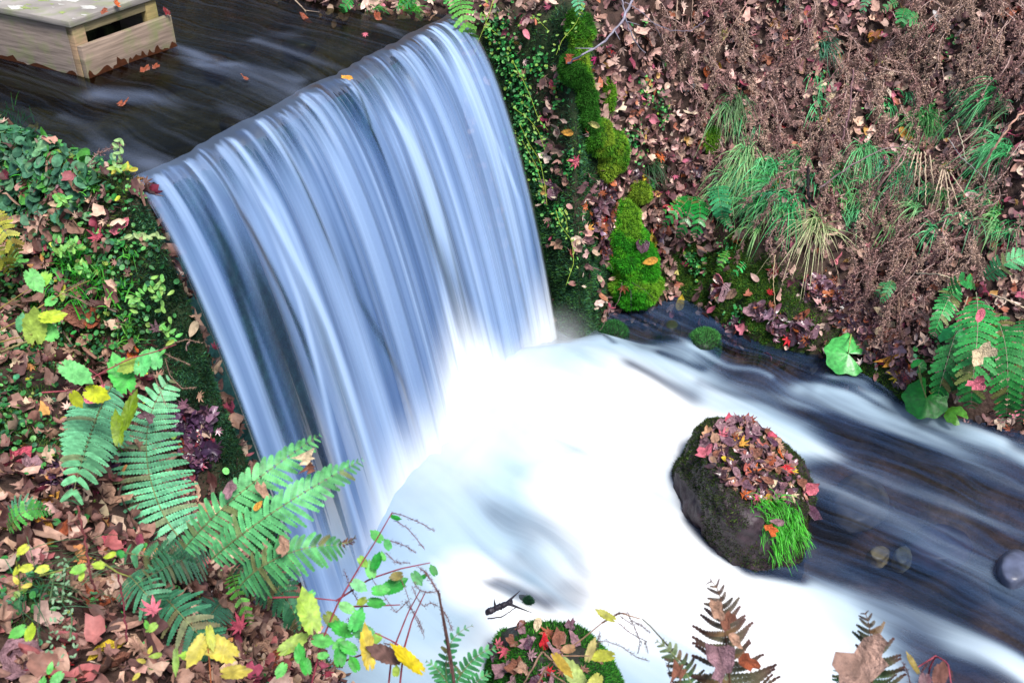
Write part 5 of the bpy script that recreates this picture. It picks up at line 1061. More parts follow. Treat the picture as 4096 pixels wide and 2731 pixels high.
# ------------------------------------------------------------------ leafy plants of the near bank
def tleaf(mb_T, P, rad, nn, spin, col, r, sc=(1, 1, 1)):
    Rm = frames(np.array([nn]), np.array([spin]), .18, r); return inst(mb_T, np.array([P]), Rm, np.array([[rad*sc[0], rad*sc[1], rad*sc[2]]]), np.clip(np.array([alb(*col)]), .004, .8))
def plant(label, t0, stems, leaves, spikes=(), name='leafy_plant', cat='plant', stemcol=(180, 80, 96), spikecol=(120, 84, 84), sr=.0018, leafmat=M_GREEN):
    """stems / spikes: lists of (u, v) polylines; leaves: (u, v, radius px, colour, spin deg[, stretch])"""
    P0 = pt(*stems[0][0], t0); t = empty(name, P0, label, cat); r = np.random.default_rng(hash_(label))
    for s in stems:
        P = np.array([pt(u, v, t0*(1-.012*i)) for i, (u, v) in enumerate(s)]); n = 14; q = np.linspace(0, len(P)-1, n); rc = np.stack([np.interp(q, np.arange(len(P)), P[:, j]) for j in range(3)], 1)
        o = bpy.data.objects.new('stem', MB().tube(rc, np.linspace(sr*1.2, sr*.6, n), alb(*stemcol), 5).build('stem', M_GREEN, True, off=P0)); C.objects.link(o); o.parent = t
    for k, L in enumerate(leaves):
        u, v, rad, col, spin = L[:5]; P = pt(u, v, t0*(.985-.02*r.random())); d = np.linalg.norm(P-CP); vd = (CP-P)/d; nn = vd*.9+np.array([r.normal()*.25, r.normal()*.2, .35])
        V, Fc, Cc = tleaf(T_SERR[k % 5] if rad > 5 else T_OVAL[k % 5], P, rad*1.12*d/F, nn/np.linalg.norm(nn), R(spin+180), col, r, (L[5] if len(L) > 5 else (1, .9, 1)))
        o = bpy.data.objects.new('leaf', MB().add(V, Fc, Cc).build('leaf', leafmat, off=P0)); C.objects.link(o); o.parent = t
    for s in spikes:
        P = np.array([pt(u, v, t0*.985) for (u, v) in s]); n = 30; q = np.linspace(0, len(P)-1, n); rc = np.stack([np.interp(q, np.arange(len(P)), P[:, j]) for j in range(3)], 1); mb = MB().tube(rc, .0008, alb(*spikecol), 4)
        bp = np.repeat(rc, 3, axis=0)+.0016*r.normal(size=(n*3, 3)); N_ = r.normal(size=(n*3, 3)); N_ /= np.linalg.norm(N_, axis=1)[:, None]
        mb.add(*inst(T_BLADE[0], bp, frames(N_, r.uniform(0, 6, n*3), .1, r), r.uniform(.003, .0075, n*3), alb(*spikecol)[None]*r.uniform(.5, 1.3, (n*3, 1))))
        o = bpy.data.objects.new('flower_spike', mb.build('flower_spike', M_DRY, off=P0)); C.objects.link(o); o.parent = t
    return t
LG, MG, DGN, YG, YL = (110, 200, 100), (70, 176, 70), (40, 150, 52), (156, 184, 76), (200, 188, 80)
plant('leafy stem with pale round and yellow green toothed leaves at the left edge', 2.62, [[(-5, 332), (20, 320), (50, 300), (78, 285), (90, 280)], [(0, 308), (15, 298), (33, 286)], [(-5, 343), (15, 338), (32, 334)]],
      [(33, 278, 12, LG, 100), (44, 279, 11, (150, 210, 80), 60), (35, 330, 17, YG, -100), (49, 317, 12, (186, 210, 60), -60), (50, 333, 12, LG, -60), (22, 325, 9, (90, 170, 110), -120), (52, 300, 7, LG, 10), (62, 296, 5, YG, 40)], [[(66, 294), (78, 298), (95, 305)], [(60, 292), (75, 285), (84, 280)]], stemcol=(190, 170, 96), spikecol=(150, 120, 110))
plant('branching pink stem with big toothed green leaves above the two large fronds', 2.40, [[(42, 392), (72, 390), (98, 374), (130, 358), (160, 350), (176, 344)], [(88, 368), (100, 376), (106, 393)], [(100, 374), (118, 368), (135, 360)]],
      [(73, 371, 17, (120, 206, 120), 150, (1.15, .8, 1)), (123, 378, 17, (70, 186, 70), -85, (1.2, .95, 1)), (131, 364, 11, YG, 30), (142, 366, 12, (96, 200, 110), -110), (156, 361, 11, (110, 200, 120), -70), (146, 354, 7, LG, 20), (94, 393, 13, (190, 200, 30), 160), (75, 397, 9, (170, 180, 40), 100), (128, 415, 16, (110, 140, 10), -100, (1.2, .6, 1)), (118, 432, 14, (120, 150, 20), -90, (1.2, .6, 1)), (170, 342, 4, YG, 20), (163, 352, 4, LG, 80)],
      [[(160, 350), (172, 343), (186, 339), (200, 342)], [(163, 352), (175, 358), (190, 364)], [(165, 358), (170, 375), (182, 388), (196, 387)], [(152, 368), (158, 385), (166, 405)], [(96, 370), (106, 366), (116, 363)], [(60, 292), (75, 297), (92, 306)]], stemcol=(190, 96, 104), spikecol=(156, 126, 110))
plant('pink stemmed plant with ragged green leaves before the foot of the waterfall', 2.02, [[(310, 690), (322, 640), (338, 602), (362, 562), (376, 540), (392, 512)], [(336, 600), (370, 578), (400, 568), (430, 562)], [(268, 597), (300, 596), (340, 600)], [(345, 606), (375, 605), (400, 604)], [(388, 690), (392, 652), (408, 612), (420, 590)], [(345, 660), (372, 650), (392, 655)]],
      [(394, 517, 6, DGN, -90), (378, 537, 8, MG, -60), (388, 545, 7, (100, 190, 110), -80), (383, 556, 5, LG, 20), (376, 563, 9, DGN, -80), (362, 560, 7, (140, 190, 80), 150), (371, 571, 9, LG, -100), (357, 584, 9, (120, 200, 130), -120), (392, 586, 13, DGN, -60), (378, 590, 9, MG, 160), (374, 602, 9, MG, -100), (398, 575, 7, (130, 120, 60), 20), (434, 571, 6, DGN, -80), (416, 576, 8, (90, 170, 100), 120), (423, 577, 5, DGN, -30),
       (310, 616, 19, (160, 196, 70), -95, (1.15, .8, 1)), (307, 598, 11, LG, 30, (1.2, .6, 1)), (330, 618, 10, (110, 130, 10), 120), (348, 608, 9, (130, 200, 120), 60), (344, 630, 13, MG, -80), (356, 622, 12, (80, 190, 90), -20), (365, 632, 12, (90, 180, 100), -40), (338, 645, 8, LG, -110), (350, 648, 10, MG, -60), (340, 658, 10, (50, 170, 56), -110), (320, 640, 11, (96, 190, 90), -100), (300, 655, 9, MG, -70), (306, 667, 9, (60, 170, 60), -110), (290, 645, 14, (150, 180, 70), -160, (1.2, .7, 1)), (322, 655, 6, LG, -90), (355, 665, 8, (60, 170, 50), -60), (363, 600, 6, (130, 150, 40), 0), (282, 668, 8, LG, 160)],
      [[(392, 512), (404, 515), (420, 522), (434, 530)], [(396, 520), (408, 528), (418, 540), (424, 548)], [(390, 540), (405, 545), (416, 552)], [(386, 552), (396, 562), (410, 562)], [(398, 572), (406, 590), (412, 610), (424, 635)], [(405, 600), (418, 618), (424, 632)], [(424, 570), (432, 582), (438, 592)], [(344, 570), (352, 590), (358, 600)], [(370, 575), (380, 590), (396, 612), (408, 600)], [(348, 618), (360, 640), (378, 655)]])
plant('pink stem carrying two yellow withered leaves over the foam at the bottom', 1.98, [[(398, 700), (402, 665), (404, 648), (392, 640), (375, 632)], [(404, 648), (412, 620), (426, 590)]],
      [(368, 652, 17, (200, 176, 50), -100, (1.25, .6, 1)), (411, 662, 17, (222, 200, 30), -95, (1.25, .7, 1)), (388, 655, 15, (120, 90, 84), -60, (1.3, .8, 1)), (376, 638, 8, (130, 180, 60), 30), (396, 672, 6, YG, 0)], [[(404, 648), (394, 645), (384, 642)]])
plant('branching stem with yellowing leaves and dry spikes leaning over the bottom boulder', 2.05, [[(530, 700), (545, 668), (558, 655), (590, 655)], [(558, 655), (580, 640), (602, 622)], [(545, 670), (580, 690)], [(602, 622), (620, 612), (640, 618)]],
      [(608, 616, 10, (176, 176, 70), 60, (1.1, .6, 1)), (560, 662, 14, (196, 166, 66), -150, (1.2, .6, 1)), (590, 652, 10, (190, 176, 110), -90, (1.2, .6, 1)), (604, 655, 12, (176, 180, 60), 20, (1.2, .7, 1)), (578, 680, 17, (176, 196, 110), 30, (1.2, .7, 1)), (596, 680, 10, (190, 190, 90), 60), (570, 648, 7, (170, 130, 90), 30)],
      [[(606, 620), (618, 612), (628, 612), (632, 622)], [(620, 615), (634, 625), (640, 640), (638, 652)], [(632, 620), (642, 625), (650, 632)], [(618, 622), (630, 632), (645, 640), (648, 652)], [(590, 642), (605, 640), (622, 646), (636, 656), (648, 660)], [(600, 632), (598, 640), (596, 650)]], stemcol=(190, 150, 120), spikecol=(110, 84, 84))
plant('thin grey green grass stem with dark seeds left of the withered fern', 1.95, [[(690, 700), (682, 670), (668, 645), (650, 625), (642, 618)]], [(672, 650, 4, (80, 60, 60), 30), (684, 662, 4, (70, 50, 50), 60)], [[(672, 656), (668, 664), (670, 676)], [(664, 640), (672, 648), (676, 652)]], stemcol=(130, 130, 110), spikecol=(70, 46, 50))
plant('tall brown spiky stalk with looping dry flower strings at the bottom edge', 1.96, [[(456, 700), (452, 665), (446, 630), (441, 605), (438, 590)]], [], [[(438, 592), (432, 580), (426, 572), (418, 566)], [(438, 605), (430, 602), (424, 606), (416, 596), (412, 585)], [(440, 590), (430, 592), (420, 590), (414, 582)], [(441, 606), (448, 618), (452, 630)], [(440, 592), (441, 610), (446, 640), (451, 672)]], stemcol=(110, 80, 76), sr=.0030)
plant('bright yellow toothed leaf cluster on a thin stem near the bottom left fern', 1.86, [[(212, 700), (210, 668), (208, 648)]], [(199, 646, 15, (196, 184, 72), 160, (1.1, .75, 1)), (223, 650, 18, (204, 188, 68), -40, (1.1, .85, 1)), (210, 634, 10, (180, 186, 70), 80, (1.2, .6, 1)), (232, 672, 13, (186, 170, 72), -70, (1.1, .8, 1)), (216, 690, 8, YL, 0), (176, 658, 9, (140, 176, 80), 190, (1.4, .5, 1)), (190, 655, 8, (150, 196, 70), 100)], stemcol=(200, 120, 80))
plant('curled brown leaves drooping from a pink stem at the bottom right', 1.85, [[(925, 700), (930, 665), (936, 655), (948, 662), (952, 690)], [(936, 655), (915, 668)]], [(940, 676, 11, (140, 96, 84), -60), (914, 665, 8, (150, 130, 50), 20, (1.3, .5, 1)), (925, 680, 9, (110, 70, 80), 100), (935, 690, 10, (150, 110, 90), 0)], [[(930, 660), (922, 670), (918, 684)], [(945, 660), (952, 672), (950, 690)], [(903, 662), (908, 672), (912, 690)]], spikecol=(110, 72, 72))
plant('small bushy plant with pale feathery sprigs on brown leaves, lower left', 1.92, [[(62, 600), (64, 580), (66, 565)], [(50, 600), (52, 588), (54, 576)], [(70, 640), (72, 620), (70, 608)]], [(62+10*math.sin(k*2.4)*(.4+.02*k), 558+k*1.7+5*math.cos(k*1.7), 2.0, (130, 170, 130), k*47) for k in range(60)], stemcol=(130, 170, 120))
plant('low plant with round yellow green leaflets by the lower left edge', 1.9, [[(20, 520+70), (18, 570), (16, 560)], [(40, 575), (60, 570), (72, 566)], [(100, 560), (118, 572), (130, 576)]], [(24, 548, 6, (200, 206, 60), 10), (27, 585, 4, YL, 0), (17, 570, 5, (190, 200, 60), 0), (28, 567, 6, (200, 210, 60), 0), (44, 568, 6, (190, 206, 70), 0), (16, 580, 4, YL, 40), (80, 568, 7, (130, 200, 70), 0), (82, 575, 5, (180, 210, 80), 0), (100, 565, 6, (176, 206, 70), 80), (110, 555, 5, (180, 200, 60), 0), (20, 630, 8, (90, 180, 70), 0), (30, 634, 8, (170, 200, 50), 0), (147, 632-8, 5, (120, 200, 80), 0), (153, 622+4, 6, (160, 206, 80), 0), (156, 655, 5, YG, 0), (150, 650, 4, YL, 0), (142, 660, 4, YL, 0), (136, 684-8, 4, YL, 0), (42, 690-6, 6, LG, 0), (58, 676, 7, (110, 200, 110), 20), (50, 668, 5, LG, 0)], stemcol=(170, 180, 90))
plant('weedy sprig with pale green whorled leaves at the head of the near bank', 3.02, [[(126, 180), (121, 160), (118, 142)], [(106, 168), (122, 172), (132, 172)]], [(118+4*math.sin(k*1.9), 140+k*2.6, 3.2, (150, 190, 120), k*71) for k in range(13)]+[(112+k*3, 168+2*math.sin(k), 4, (200, 190, 60) if k % 2 else (150, 190, 80), k*50) for k in range(8)], stemcol=(150, 150, 110))
plant('thin sprig with tiny star-like pale leaves reaching over the waterfall edge', 2.85, [[(120, 240), (138, 236), (160, 236)]], [(128+k*4.2, 236+1.6*math.sin(k*1.7), 3.4, (160, 186, 120), k*63) for k in range(9)]+[(146, 244, 4, (150, 130, 100), 0)], stemcol=(150, 160, 110))
r_ = np.random.default_rng(61)
for (u, v, lab) in ((74, 245, 'leafy bright seedling right of the magenta leaf on the near bank'), (60, 250, 'leafy green seedling left of the bright grass'), (80, 268, 'rosette of narrow green leaves among the bright grass'), (15, 260, 'cluster of green leaflets below the yellowish fern'), (158, 285, 'pale seedling on the dark bank edge beside the waterfall'), (158, 297, 'second pale seedling just below on the dark bank edge'), (135, 300, 'small seedling on dark soil by the long grass blades'), (170, 330, 'green sprig beside the mauve leaf at the bank edge'), (62, 200, 'green seedling between reddish leaves at the bank head')):
    q, nn = nhit(u, v); t0 = np.linalg.norm(q-CP)/np.linalg.norm(px(u, v))*.985
    plant(lab, t0, [[(u, v+5), (u, v-3)]], [(u+r_.normal()*5, v+r_.normal()*4, 3.4, (100+r_.integers(0, 50), 190, 90), r_.uniform(0, 360)) for _ in range(13)], name='seedling', cat='seedling', stemcol=(130, 180, 90))
# vines trailing down the far wall
VC = (150, 200, 60)
for (pts_, lab) in (([(512, 60), (522, 78), (530, 95), (538, 118), (548, 130)], 'yellow green vine trailing from beside the waterfall lip'), ([(514, 108), (528, 118), (538, 130), (545, 150)], 'trailing stem of tiny leaves halfway down the far wall'), ([(520, 125), (530, 145), (540, 160), (545, 185), (547, 205)], 'longest yellow green stem hanging down the far wall'),
                    ([(522, 140), (536, 165), (544, 190)], 'thin stem hanging beside the longest one'), ([(556, 210), (560, 225), (572, 240), (574, 262), (566, 285)], 'lowest trailing vine with crinkled leaves above the foam'), ([(560, 208), (566, 218), (568, 232)], 'short pale vine sprig above the lowest vine'), ([(498, 35), (486, 25), (484, 10), (490, -5)], 'yellow stem rising beside the lip fern'), ([(495, -6), (488, 18), (478, 42), (472, 60)], 'bright yellow green stem crossing behind the lip fern'), ([(585, 5), (575, 25), (562, 40), (556, 55)], 'pale sprig of leaves hanging left of the mossy ridge'), ([(532, 15), (540, 22), (548, 30)], 'whitish green sprig at the top of the far wall')):
    P = []; 
    q, nn = hit(*pts_[1]); t0 = np.linalg.norm(q-CP)/np.linalg.norm(px(*pts_[1]))*.975
    lv = []
    for i in range(len(pts_)-1):
        for k in range(4):
            f = k/4; lv.append((pts_[i][0]*(1-f)+pts_[i+1][0]*f+r_.normal()*3, pts_[i][1]*(1-f)+pts_[i+1][1]*f+r_.normal()*2.5, r_.uniform(1.1, 2.3), (100+r_.integers(0, 60), 180, 80), r_.uniform(0, 360)))
    plant(lab, t0, [pts_], lv, name='trailing_vine', cat='vine', stemcol=(170, 200, 70), sr=.0014)

# ------------------------------------------------------------------ fallen leaves one can tell apart
COL = dict(dun=(166, 134, 120), red=(200, 40, 50), crimson=(176, 30, 70), magenta=(176, 50, 110), pink=(224, 120, 136), rose=(206, 90, 110), orange=(214, 108, 54), rust=(156, 82, 54), brown=(140, 92, 74), tan=(186, 146, 122), cream=(228, 206, 170), yellow=(226, 196, 60),
           paleyellow=(224, 214, 130), amber=(226, 164, 70), purple=(116, 82, 96), mauve=(156, 120, 128), white=(220, 216, 214), plum=(90, 56, 76), darkred=(130, 40, 44))
WORD = dict(dun='dull tan', red='bright red', crimson='crimson', magenta='magenta', pink='pale pink', rose='rose pink', orange='orange', rust='rusty orange', brown='brown', tan='tan', cream='cream coloured', yellow='yellow', paleyellow='pale yellow', amber='amber yellow', purple='purple', mauve='mauve', white='whitish', plum='dark plum', darkred='dark red')
TT_ = dict(m=T_MAPLE, o=T_OVAL, d=T_DEAD)
KW = dict(m='maple leaf', o='oval leaf', d='curled leaf')
r_ = np.random.default_rng(19); LM = {}
def fallen(u, v, rad, kind, col, where, wet=False, group=None, label=None, lift=.012, pull=0):
    q, nn = nhit(u, v)
    if pull: q = q+(CP-q)*pull
    d = np.linalg.norm(q-CP); vd = (CP-q)/d; nn = nn*.6+vd*.5; nn /= np.linalg.norm(nn)
    k = r_.integers(0, len(TT_[kind])); key = (kind, k, col, wet)
    if key not in LM:
        V, Fc, Cc = TT_[kind][k]; LM[key] = MB().add(V, Fc, np.clip(Cc*alb(*COL[col]), .004, .85)).build('fallen_leaf', M_WETLEAF1 if wet else M_LEAF1)
    lab = label or (WORD[col]+' '+KW[kind]+' '+where)
    o = obj('fallen_leaf', LM[key], label=lab, cat='leaf', group=group)
    Rm = frames(np.array([nn]), r_.uniform(0, 2*PI, 1), .22, r_)[0]; s = rad*d/F*r_.uniform(.95, 1.1)
    p = q+nn*lift; o.matrix_world = Matrix([[*(Rm[0]*s), p[0]], [*(Rm[1]*s), p[1]], [*(Rm[2]*s), p[2]], [0, 0, 0, 1]]); return o
FL = [
 # far wall and ridge
 (667, 208, 6, 'o', 'red', 'on the dark hanging fern in the hollow', 1), (680, 208, 9, 'm', 'pink', 'over the dark hollow right of the red one', 0), (605, 218, 7, 'm', 'red', 'among wet leaves left of the largest moss cushion', 1), (585, 206, 8, 'm', 'orange', 'at the left end of the wet leaf heap', 1), (576, 161, 10, 'm', 'rose', 'on the dark wall left of the broad moss cushion', 1),
 (554, 187, 10, 'd', 'purple', 'stuck on the dark wall near the waterfall', 1), (569, 132, 6, 'o', 'amber', 'on the dark wall below tiny seedlings', 0), (594, 123, 6, 'o', 'paleyellow', 'on top of the broad yellowish moss cushion', 0), (640, 178, 7, 'o', 'yellow', 'just above the small olive moss cushion', 0), (722, 35, 8, 'o', 'paleyellow', 'among weeds near the top of the slope', 0),
 (688, 87, 7, 'o', 'white', 'standing upright beside the slope hollow', 0), (612, 52, 6, 'm', 'red', 'just right of the ridge by the grey branch', 0), (595, 58, 7, 'm', 'magenta', 'beside the lower end of the grey branch', 0), (570, 58, 7, 'd', 'rust', 'resting under the tip of the grey branch', 0), (706, 72, 7, 'o', 'orange', 'in the upper middle of the slope', 0), (718, 64, 5, 'o', 'yellow', 'right above the orange oval one', 0),
 (761, 126, 8, 'm', 'crimson', 'right of the dark grass in the slope middle', 0), (718, 162, 7, 'm', 'magenta', 'on the thin runner above the hollow fern', 0), (660, 155, 9, 'm', 'orange', 'on brown leaves beside the green herb patch', 0), (652, 166, 8, 'm', 'rose', 'below the green herb patch on the slope', 0), (638, 95, 9, 'm', 'pink', 'on a pile of leaves near the middle hanging moss', 0), (637, 100, 8, 'o', 'mauve', 'lying under the pale pink one near the hanging moss', 0),
 (554, 84, 6, 'd', 'rose', 'on the far wall beside the upper waterfall edge', 0), (652, 250, 0, 'o', 'yellow', '', 0),
 # upper right slope
 (983, 42, 8, 'o', 'crimson', 'among tangled weeds near the top right corner', 0), (916, 70, 10, 'm', 'rose', 'upper right, brightest in the weeds', 0), (1017, 15, 8, 'o', 'paleyellow', 'in the top right corner', 0), (794, 42, 7, 'o', 'paleyellow', 'on brown weeds left of the bluish grass tuft', 0), (875, 34, 7, 'd', 'amber', 'above the middle stems near the top edge', 0), (880, 60, 7, 'o', 'paleyellow', 'between whitish leaves under the high ferns', 0),
 (861, 77, 8, 'o', 'white', 'lying by the middle weed stalk', 0), (829, 96, 8, 'o', 'cream', 'right of the red star leaf on the slope', 0), (803, 91, 7, 'm', 'red', 'in the upper middle slope above dry weeds', 0), (810, 83, 8, 'm', 'pink', 'just above the red one in the slope middle', 0), (778, 125, 6, 'm', 'red', 'low between leaves left of the small grass tuft', 0), (903, 135, 8, 'o', 'amber', 'left of the fountain-like grass tuft', 0),
 (924, 151, 10, 'd', 'tan', 'caught under the fountain-like grass tuft', 0), (949, 168, 6, 'o', 'yellow', 'right of the dead straw stalks', 0), (942, 164, 8, 'o', 'cream', 'curling beside the yellow one by the straw stalks', 0), (1005, 134, 7, 'm', 'magenta', 'at the right edge by the straight grass', 0), (999, 154, 7, 'm', 'rose', 'between grass tufts at the right edge', 0), (993, 205, 8, 'm', 'crimson', 'above the low right grass tuft', 0), (824, 222, 9, 'm', 'rose', 'at the root of the pale hanging grass', 0),
 (776, 184, 6, 'o', 'amber', 'on the left grass tufts of the slope', 0), (803, 66, 7, 'd', 'tan', 'long and curled beside the bluish grass', 0), (819, 36, 8, 'd', 'tan', 'near the top by the small seedling', 0), (788, 10, 6, 'o', 'white', 'at the top edge of the weedy slope', 0), (935, 25, 8, 'm', 'pink', 'high on the slope by the fern', 0), (937, 18, 6, 'o', 'white', 'beside the pink one high on the slope', 0),
 # lower far bank
 (999, 254, 9, 'm', 'red', 'above the sideways frond at the right edge', 0), (978, 279, 7, 'm', 'orange', 'above the roots of the hanging fern', 0), (945, 233, 8, 'm', 'orange', 'among weeds above the pale curved stem', 0), (837, 281, 8, 'm', 'rust', 'right of the bleached hanging grass', 1), (770, 293, 6, 'm', 'red', 'at the mossy bank left of the hanging grass', 0), (777, 271, 10, 'm', 'darkred', 'at the left tips of the hanging grass', 0), (805, 279, 8, 'm', 'rose', 'behind the bleached grass blades', 0),
 (845, 313, 10, 'm', 'orange', 'wet, left one of the pair on the leaf heap', 1), (858, 316, 10, 'm', 'rust', 'wet, right one of the pair on the leaf heap', 1), (855, 307, 6, 'm', 'red', 'just above the pair of orange ones', 1), (867, 321, 8, 'd', 'amber', 'right of the orange pair', 1), (864, 337, 9, 'm', 'red', 'by the notch of the broad round leaf', 1), (872, 341, 9, 'm', 'cream', 'with star shape by the broad round leaf', 0), (887, 325, 13, 'd', 'cream', 'large and spotted above the dark wet heap', 0),
 (880, 347, 7, 'm', 'crimson', 'below the cream star leaf', 1), (901, 349, 10, 'm', 'tan', 'flat on the mossy edge', 0), (877, 313, 9, 'm', 'rose', 'wet above the large spotted one', 1), (795, 333, 9, 'm', 'rust', 'at the low leaf heap by the waterline', 1), (789, 338, 9, 'm', 'red', 'in the low leaf heap near the waterline', 1), (780, 325, 8, 'm', 'rose', 'at the top of the low leaf heap', 0), (890, 361, 9, 'd', 'amber', 'standing at the mossy water edge', 0),
 (898, 370, 10, 'm', 'rose', 'over the lowest heap above the dark heart leaf', 1), (899, 377, 9, 'm', 'yellow', 'star shaped under the rose pink one', 0), (948, 356, 10, 'm', 'magenta', 'caught on the fern stalks', 0, .05), (981, 355, 12, 'd', 'cream', 'lying on the brightest hanging frond', 0, .09), (976, 383, 9, 'd', 'pink', 'near the tip of the brightest hanging frond', 0, .09), (980, 316, 7, 'o', 'pink', 'at the top of the brightest hanging frond', 0, .08), (930, 341, 9, 'm', 'magenta', 'on brown leaves left of the hanging fern', 0),
 (587, 229, 8, 'm', 'amber', 'left of the largest moss cushion', 1), (599, 229, 9, 'm', 'orange', 'touching the left side of the largest moss cushion', 1), (611, 248, 9, 'm', 'rust', 'drooping at the neck of the largest moss cushion', 1), (652, 240, 8, 'o', 'yellow', 'right of the largest moss cushion', 1), (650, 261, 7, 'o', 'amber', 'low beside the largest moss cushion', 0), (736, 237, 9, 'm', 'orange', 'under the right ladder-like frond', 0), (684, 265, 6, 'm', 'rose', 'on the mossy bank near seedlings', 0),
 (720, 297, 8, 'd', 'cream', 'left one of the pale pair on the mossy bank', 0), (733, 294, 8, 'o', 'tan', 'right one of the pale pair on the mossy bank', 0), (728, 291, 9, 'd', 'mauve', 'behind the pale pair on the mossy bank', 1), (624, 286, 8, 'm', 'rust', 'lying alone on the largest moss cushion', 0), (609, 307, 9, 'm', 'mauve', 'at the foot of the dark wall by the pool', 0), (724, 330, 7, 'm', 'crimson', 'above the right mossy pool stone', 0), (734, 337, 9, 'm', 'rust', 'wet right of the right mossy pool stone', 1), (727, 338, 8, 'm', 'red', 'wet and touching the right mossy pool stone', 1),
 (681, 303, 8, 'o', 'yellow', 'thin at the water edge of the inlet', 0), (558, 243, 7, 'd', 'tan', 'on the dark wall near the foam', 0), (754, 311, 9, 'd', 'mauve', 'on the waterline heap in the middle of the bank', 1), (673, 269, 6, 'o', 'paleyellow', 'on the mossy bank above the inlet', 0), (705, 232, 8, 'd', 'mauve', 'hanging right of the glossy fern', 0), (641, 246, 9, 'd', 'plum', 'wet in the dark gap right of the moss', 1),
 # near bank
 (151, 612, 15, 'm', 'pink', 'largest of its kind, on the bluish fern', 0, .10), (238, 628, 14, 'm', 'rose', 'beside the yellow toothed leaves', 0, .06), (48, 533, 15, 'd', 'amber', 'curled beside the stubby fern', 0), (66, 530, 11, 'd', 'rust', 'right of the curled amber one', 0), (100, 519, 11, 'o', 'orange', 'below the left large frond', 0), (97, 489, 9, 'm', 'magenta', 'right of the tip of the left large frond', 0), (86, 520, 8, 'o', 'paleyellow', 'left of the orange oval one', 0),
 (109, 551, 11, 'd', 'rose', 'folded below the brown bark-like leaf', 0), (118, 545, 9, 'd', 'pink', 'folded right of the rose one', 0), (91, 606, 13, 'd', 'rust', 'on brown leaves left of the red stem', 0), (218, 597, 15, 'o', 'white', 'veined, at the right end of the dull fern', 0), (96, 655, 8, 'o', 'yellow', 'near the bottom left', 0), (110, 648, 9, 'd', 'yellow', 'crooked near the bottom left', 0), (50, 503, 9, 'o', 'amber', 'under the leaf tips by the stubby fern', 0), (93, 636, 9, 'm', 'crimson', 'on dark leaves near the bottom left', 0),
 (110, 590, 20, 'd', 'tan', 'large and crumpled left of the bluish fern', 0), (80, 585, 18, 'd', 'brown', 'broad and soft left of the crumpled tan one', 0), (110, 500, 12, 'd', 'tan', 'long, standing between the two large fronds', 0), (58, 662, 16, 'm', 'red', 'blurred near the bottom left corner', 0), (45, 672, 12, 'm', 'orange', 'left of the blurred red one', 0), (25, 660, 22, 'd', 'mauve', 'broad in the lower left corner', 0), (120, 665, 17, 'd', 'brown', 'broad at the bottom edge', 0), (20, 465, 13, 'd', 'rose', 'on leaves at the left edge above the stubby fern', 0), (8, 470, 12, 'd', 'tan', 'at the left edge beside the rose one', 0), (35, 470, 14, 'd', 'mauve', 'left of the large fronds', 0), (10, 600, 14, 'd', 'tan', 'at the left edge above the fine grass', 0),
 (255, 655, 14, 'd', 'tan', 'below the yellow toothed leaves', 0), (175, 680, 12, 'd', 'tan', 'at the bottom edge left of the yellow leaves', 0), (300, 676, 14, 'm', 'pink', 'at the bottom edge under the toothed plant', 0), (270, 672, 16, 'd', 'rust', 'at the bottom edge beside the pink star leaf', 0), (48, 236, 10, 'm', 'magenta', 'near the left edge above the round leaves', 0), (100, 237, 11, 'm', 'rose', 'above the bright upright grass', 0), (120, 225, 10, 'd', 'pink', 'at the bank edge near the waterfall lip', 0), (87, 317, 14, 'd', 'brown', 'wide and flat in the left middle', 0), (95, 320, 11, 'd', 'rust', 'overlapping the wide flat brown one', 0),
 (157, 329, 10, 'm', 'mauve', 'on the dark bank edge', 0), (135, 349, 7, 'd', 'orange', 'under the twig of dried spikes', 0), (87, 338, 9, 'o', 'tan', 'left of the purple leaves', 0), (113, 348, 10, 'd', 'tan', 'on dark soil above the green leaves', 0), (187, 409, 9, 'd', 'mauve', 'right of the right large frond', 0), (199, 450, 8, 'm', 'red', 'bright beside the dark wet leaves', 0), (184, 448, 10, 'o', 'rust', 'right of the right large frond near dead loops', 0), (91, 398, 13, 'o', 'pink', 'lying on top of the left large frond', 0, .11), (140, 450, 12, 'd', 'tan', 'lying on the right large frond', 0, .14), (147, 415, 8, 'd', 'mauve', 'on the upper part of the right large frond', 0, .14),
 (305, 459, 10, 'd', 'cream', 'lying on the upper arching frond', 0, 2.02), (262, 488, 9, 'd', 'tan', 'crumpled on the middle of the upper arching frond', 0, 2.01), (284, 545, 9, 'd', 'tan', 'pale and torn on the lowest bright frond', 0, 1.94), (230, 489, 8, 'd', 'mauve', 'crumpled on the base of the upper arching frond', 0, 2.03), (258, 505, 6, 'o', 'amber', 'between the two arching fronds', 0, 2.0), (310, 468, 7, 'd', 'brown', 'shrivelled on the middle of the lower arching frond', 0, 1.99),
 (60, 163, 0, 'o', 'tan', '', 0), (36, 130, 6, 'd', 'paleyellow', 'at the head of the near bank beside the grass', 0), (30, 190, 10, 'd', 'brown', 'among the broad bluish leaves', 0), (38, 178, 8, 'm', 'rose', 'among the broad bluish leaves', 0), (70, 190, 9, 'd', 'mauve', 'in the dark gap of the near bank head', 0), (725+140, 660, 0, 'o', 'tan', '', 0),
 (860, 664, 26, 'd', 'dun', 'large and ragged, pinned on the right withered fern', 0, 1.70), (722, 664, 17, 'd', 'mauve', 'broad, lying on the taller withered fern', 0, 1.71), (718, 610, 9, 'd', 'tan', 'folded high on the taller withered fern', 0, 1.70), (728, 622, 9, 'd', 'brown', 'folded below on the taller withered fern', 0, 1.70), (747, 660, 10, 'd', 'rust', 'hanging right on the taller withered fern', 0, 1.71), (735, 640, 8, 'd', 'tan', 'curled in the middle of the taller withered fern', 0, 1.71),
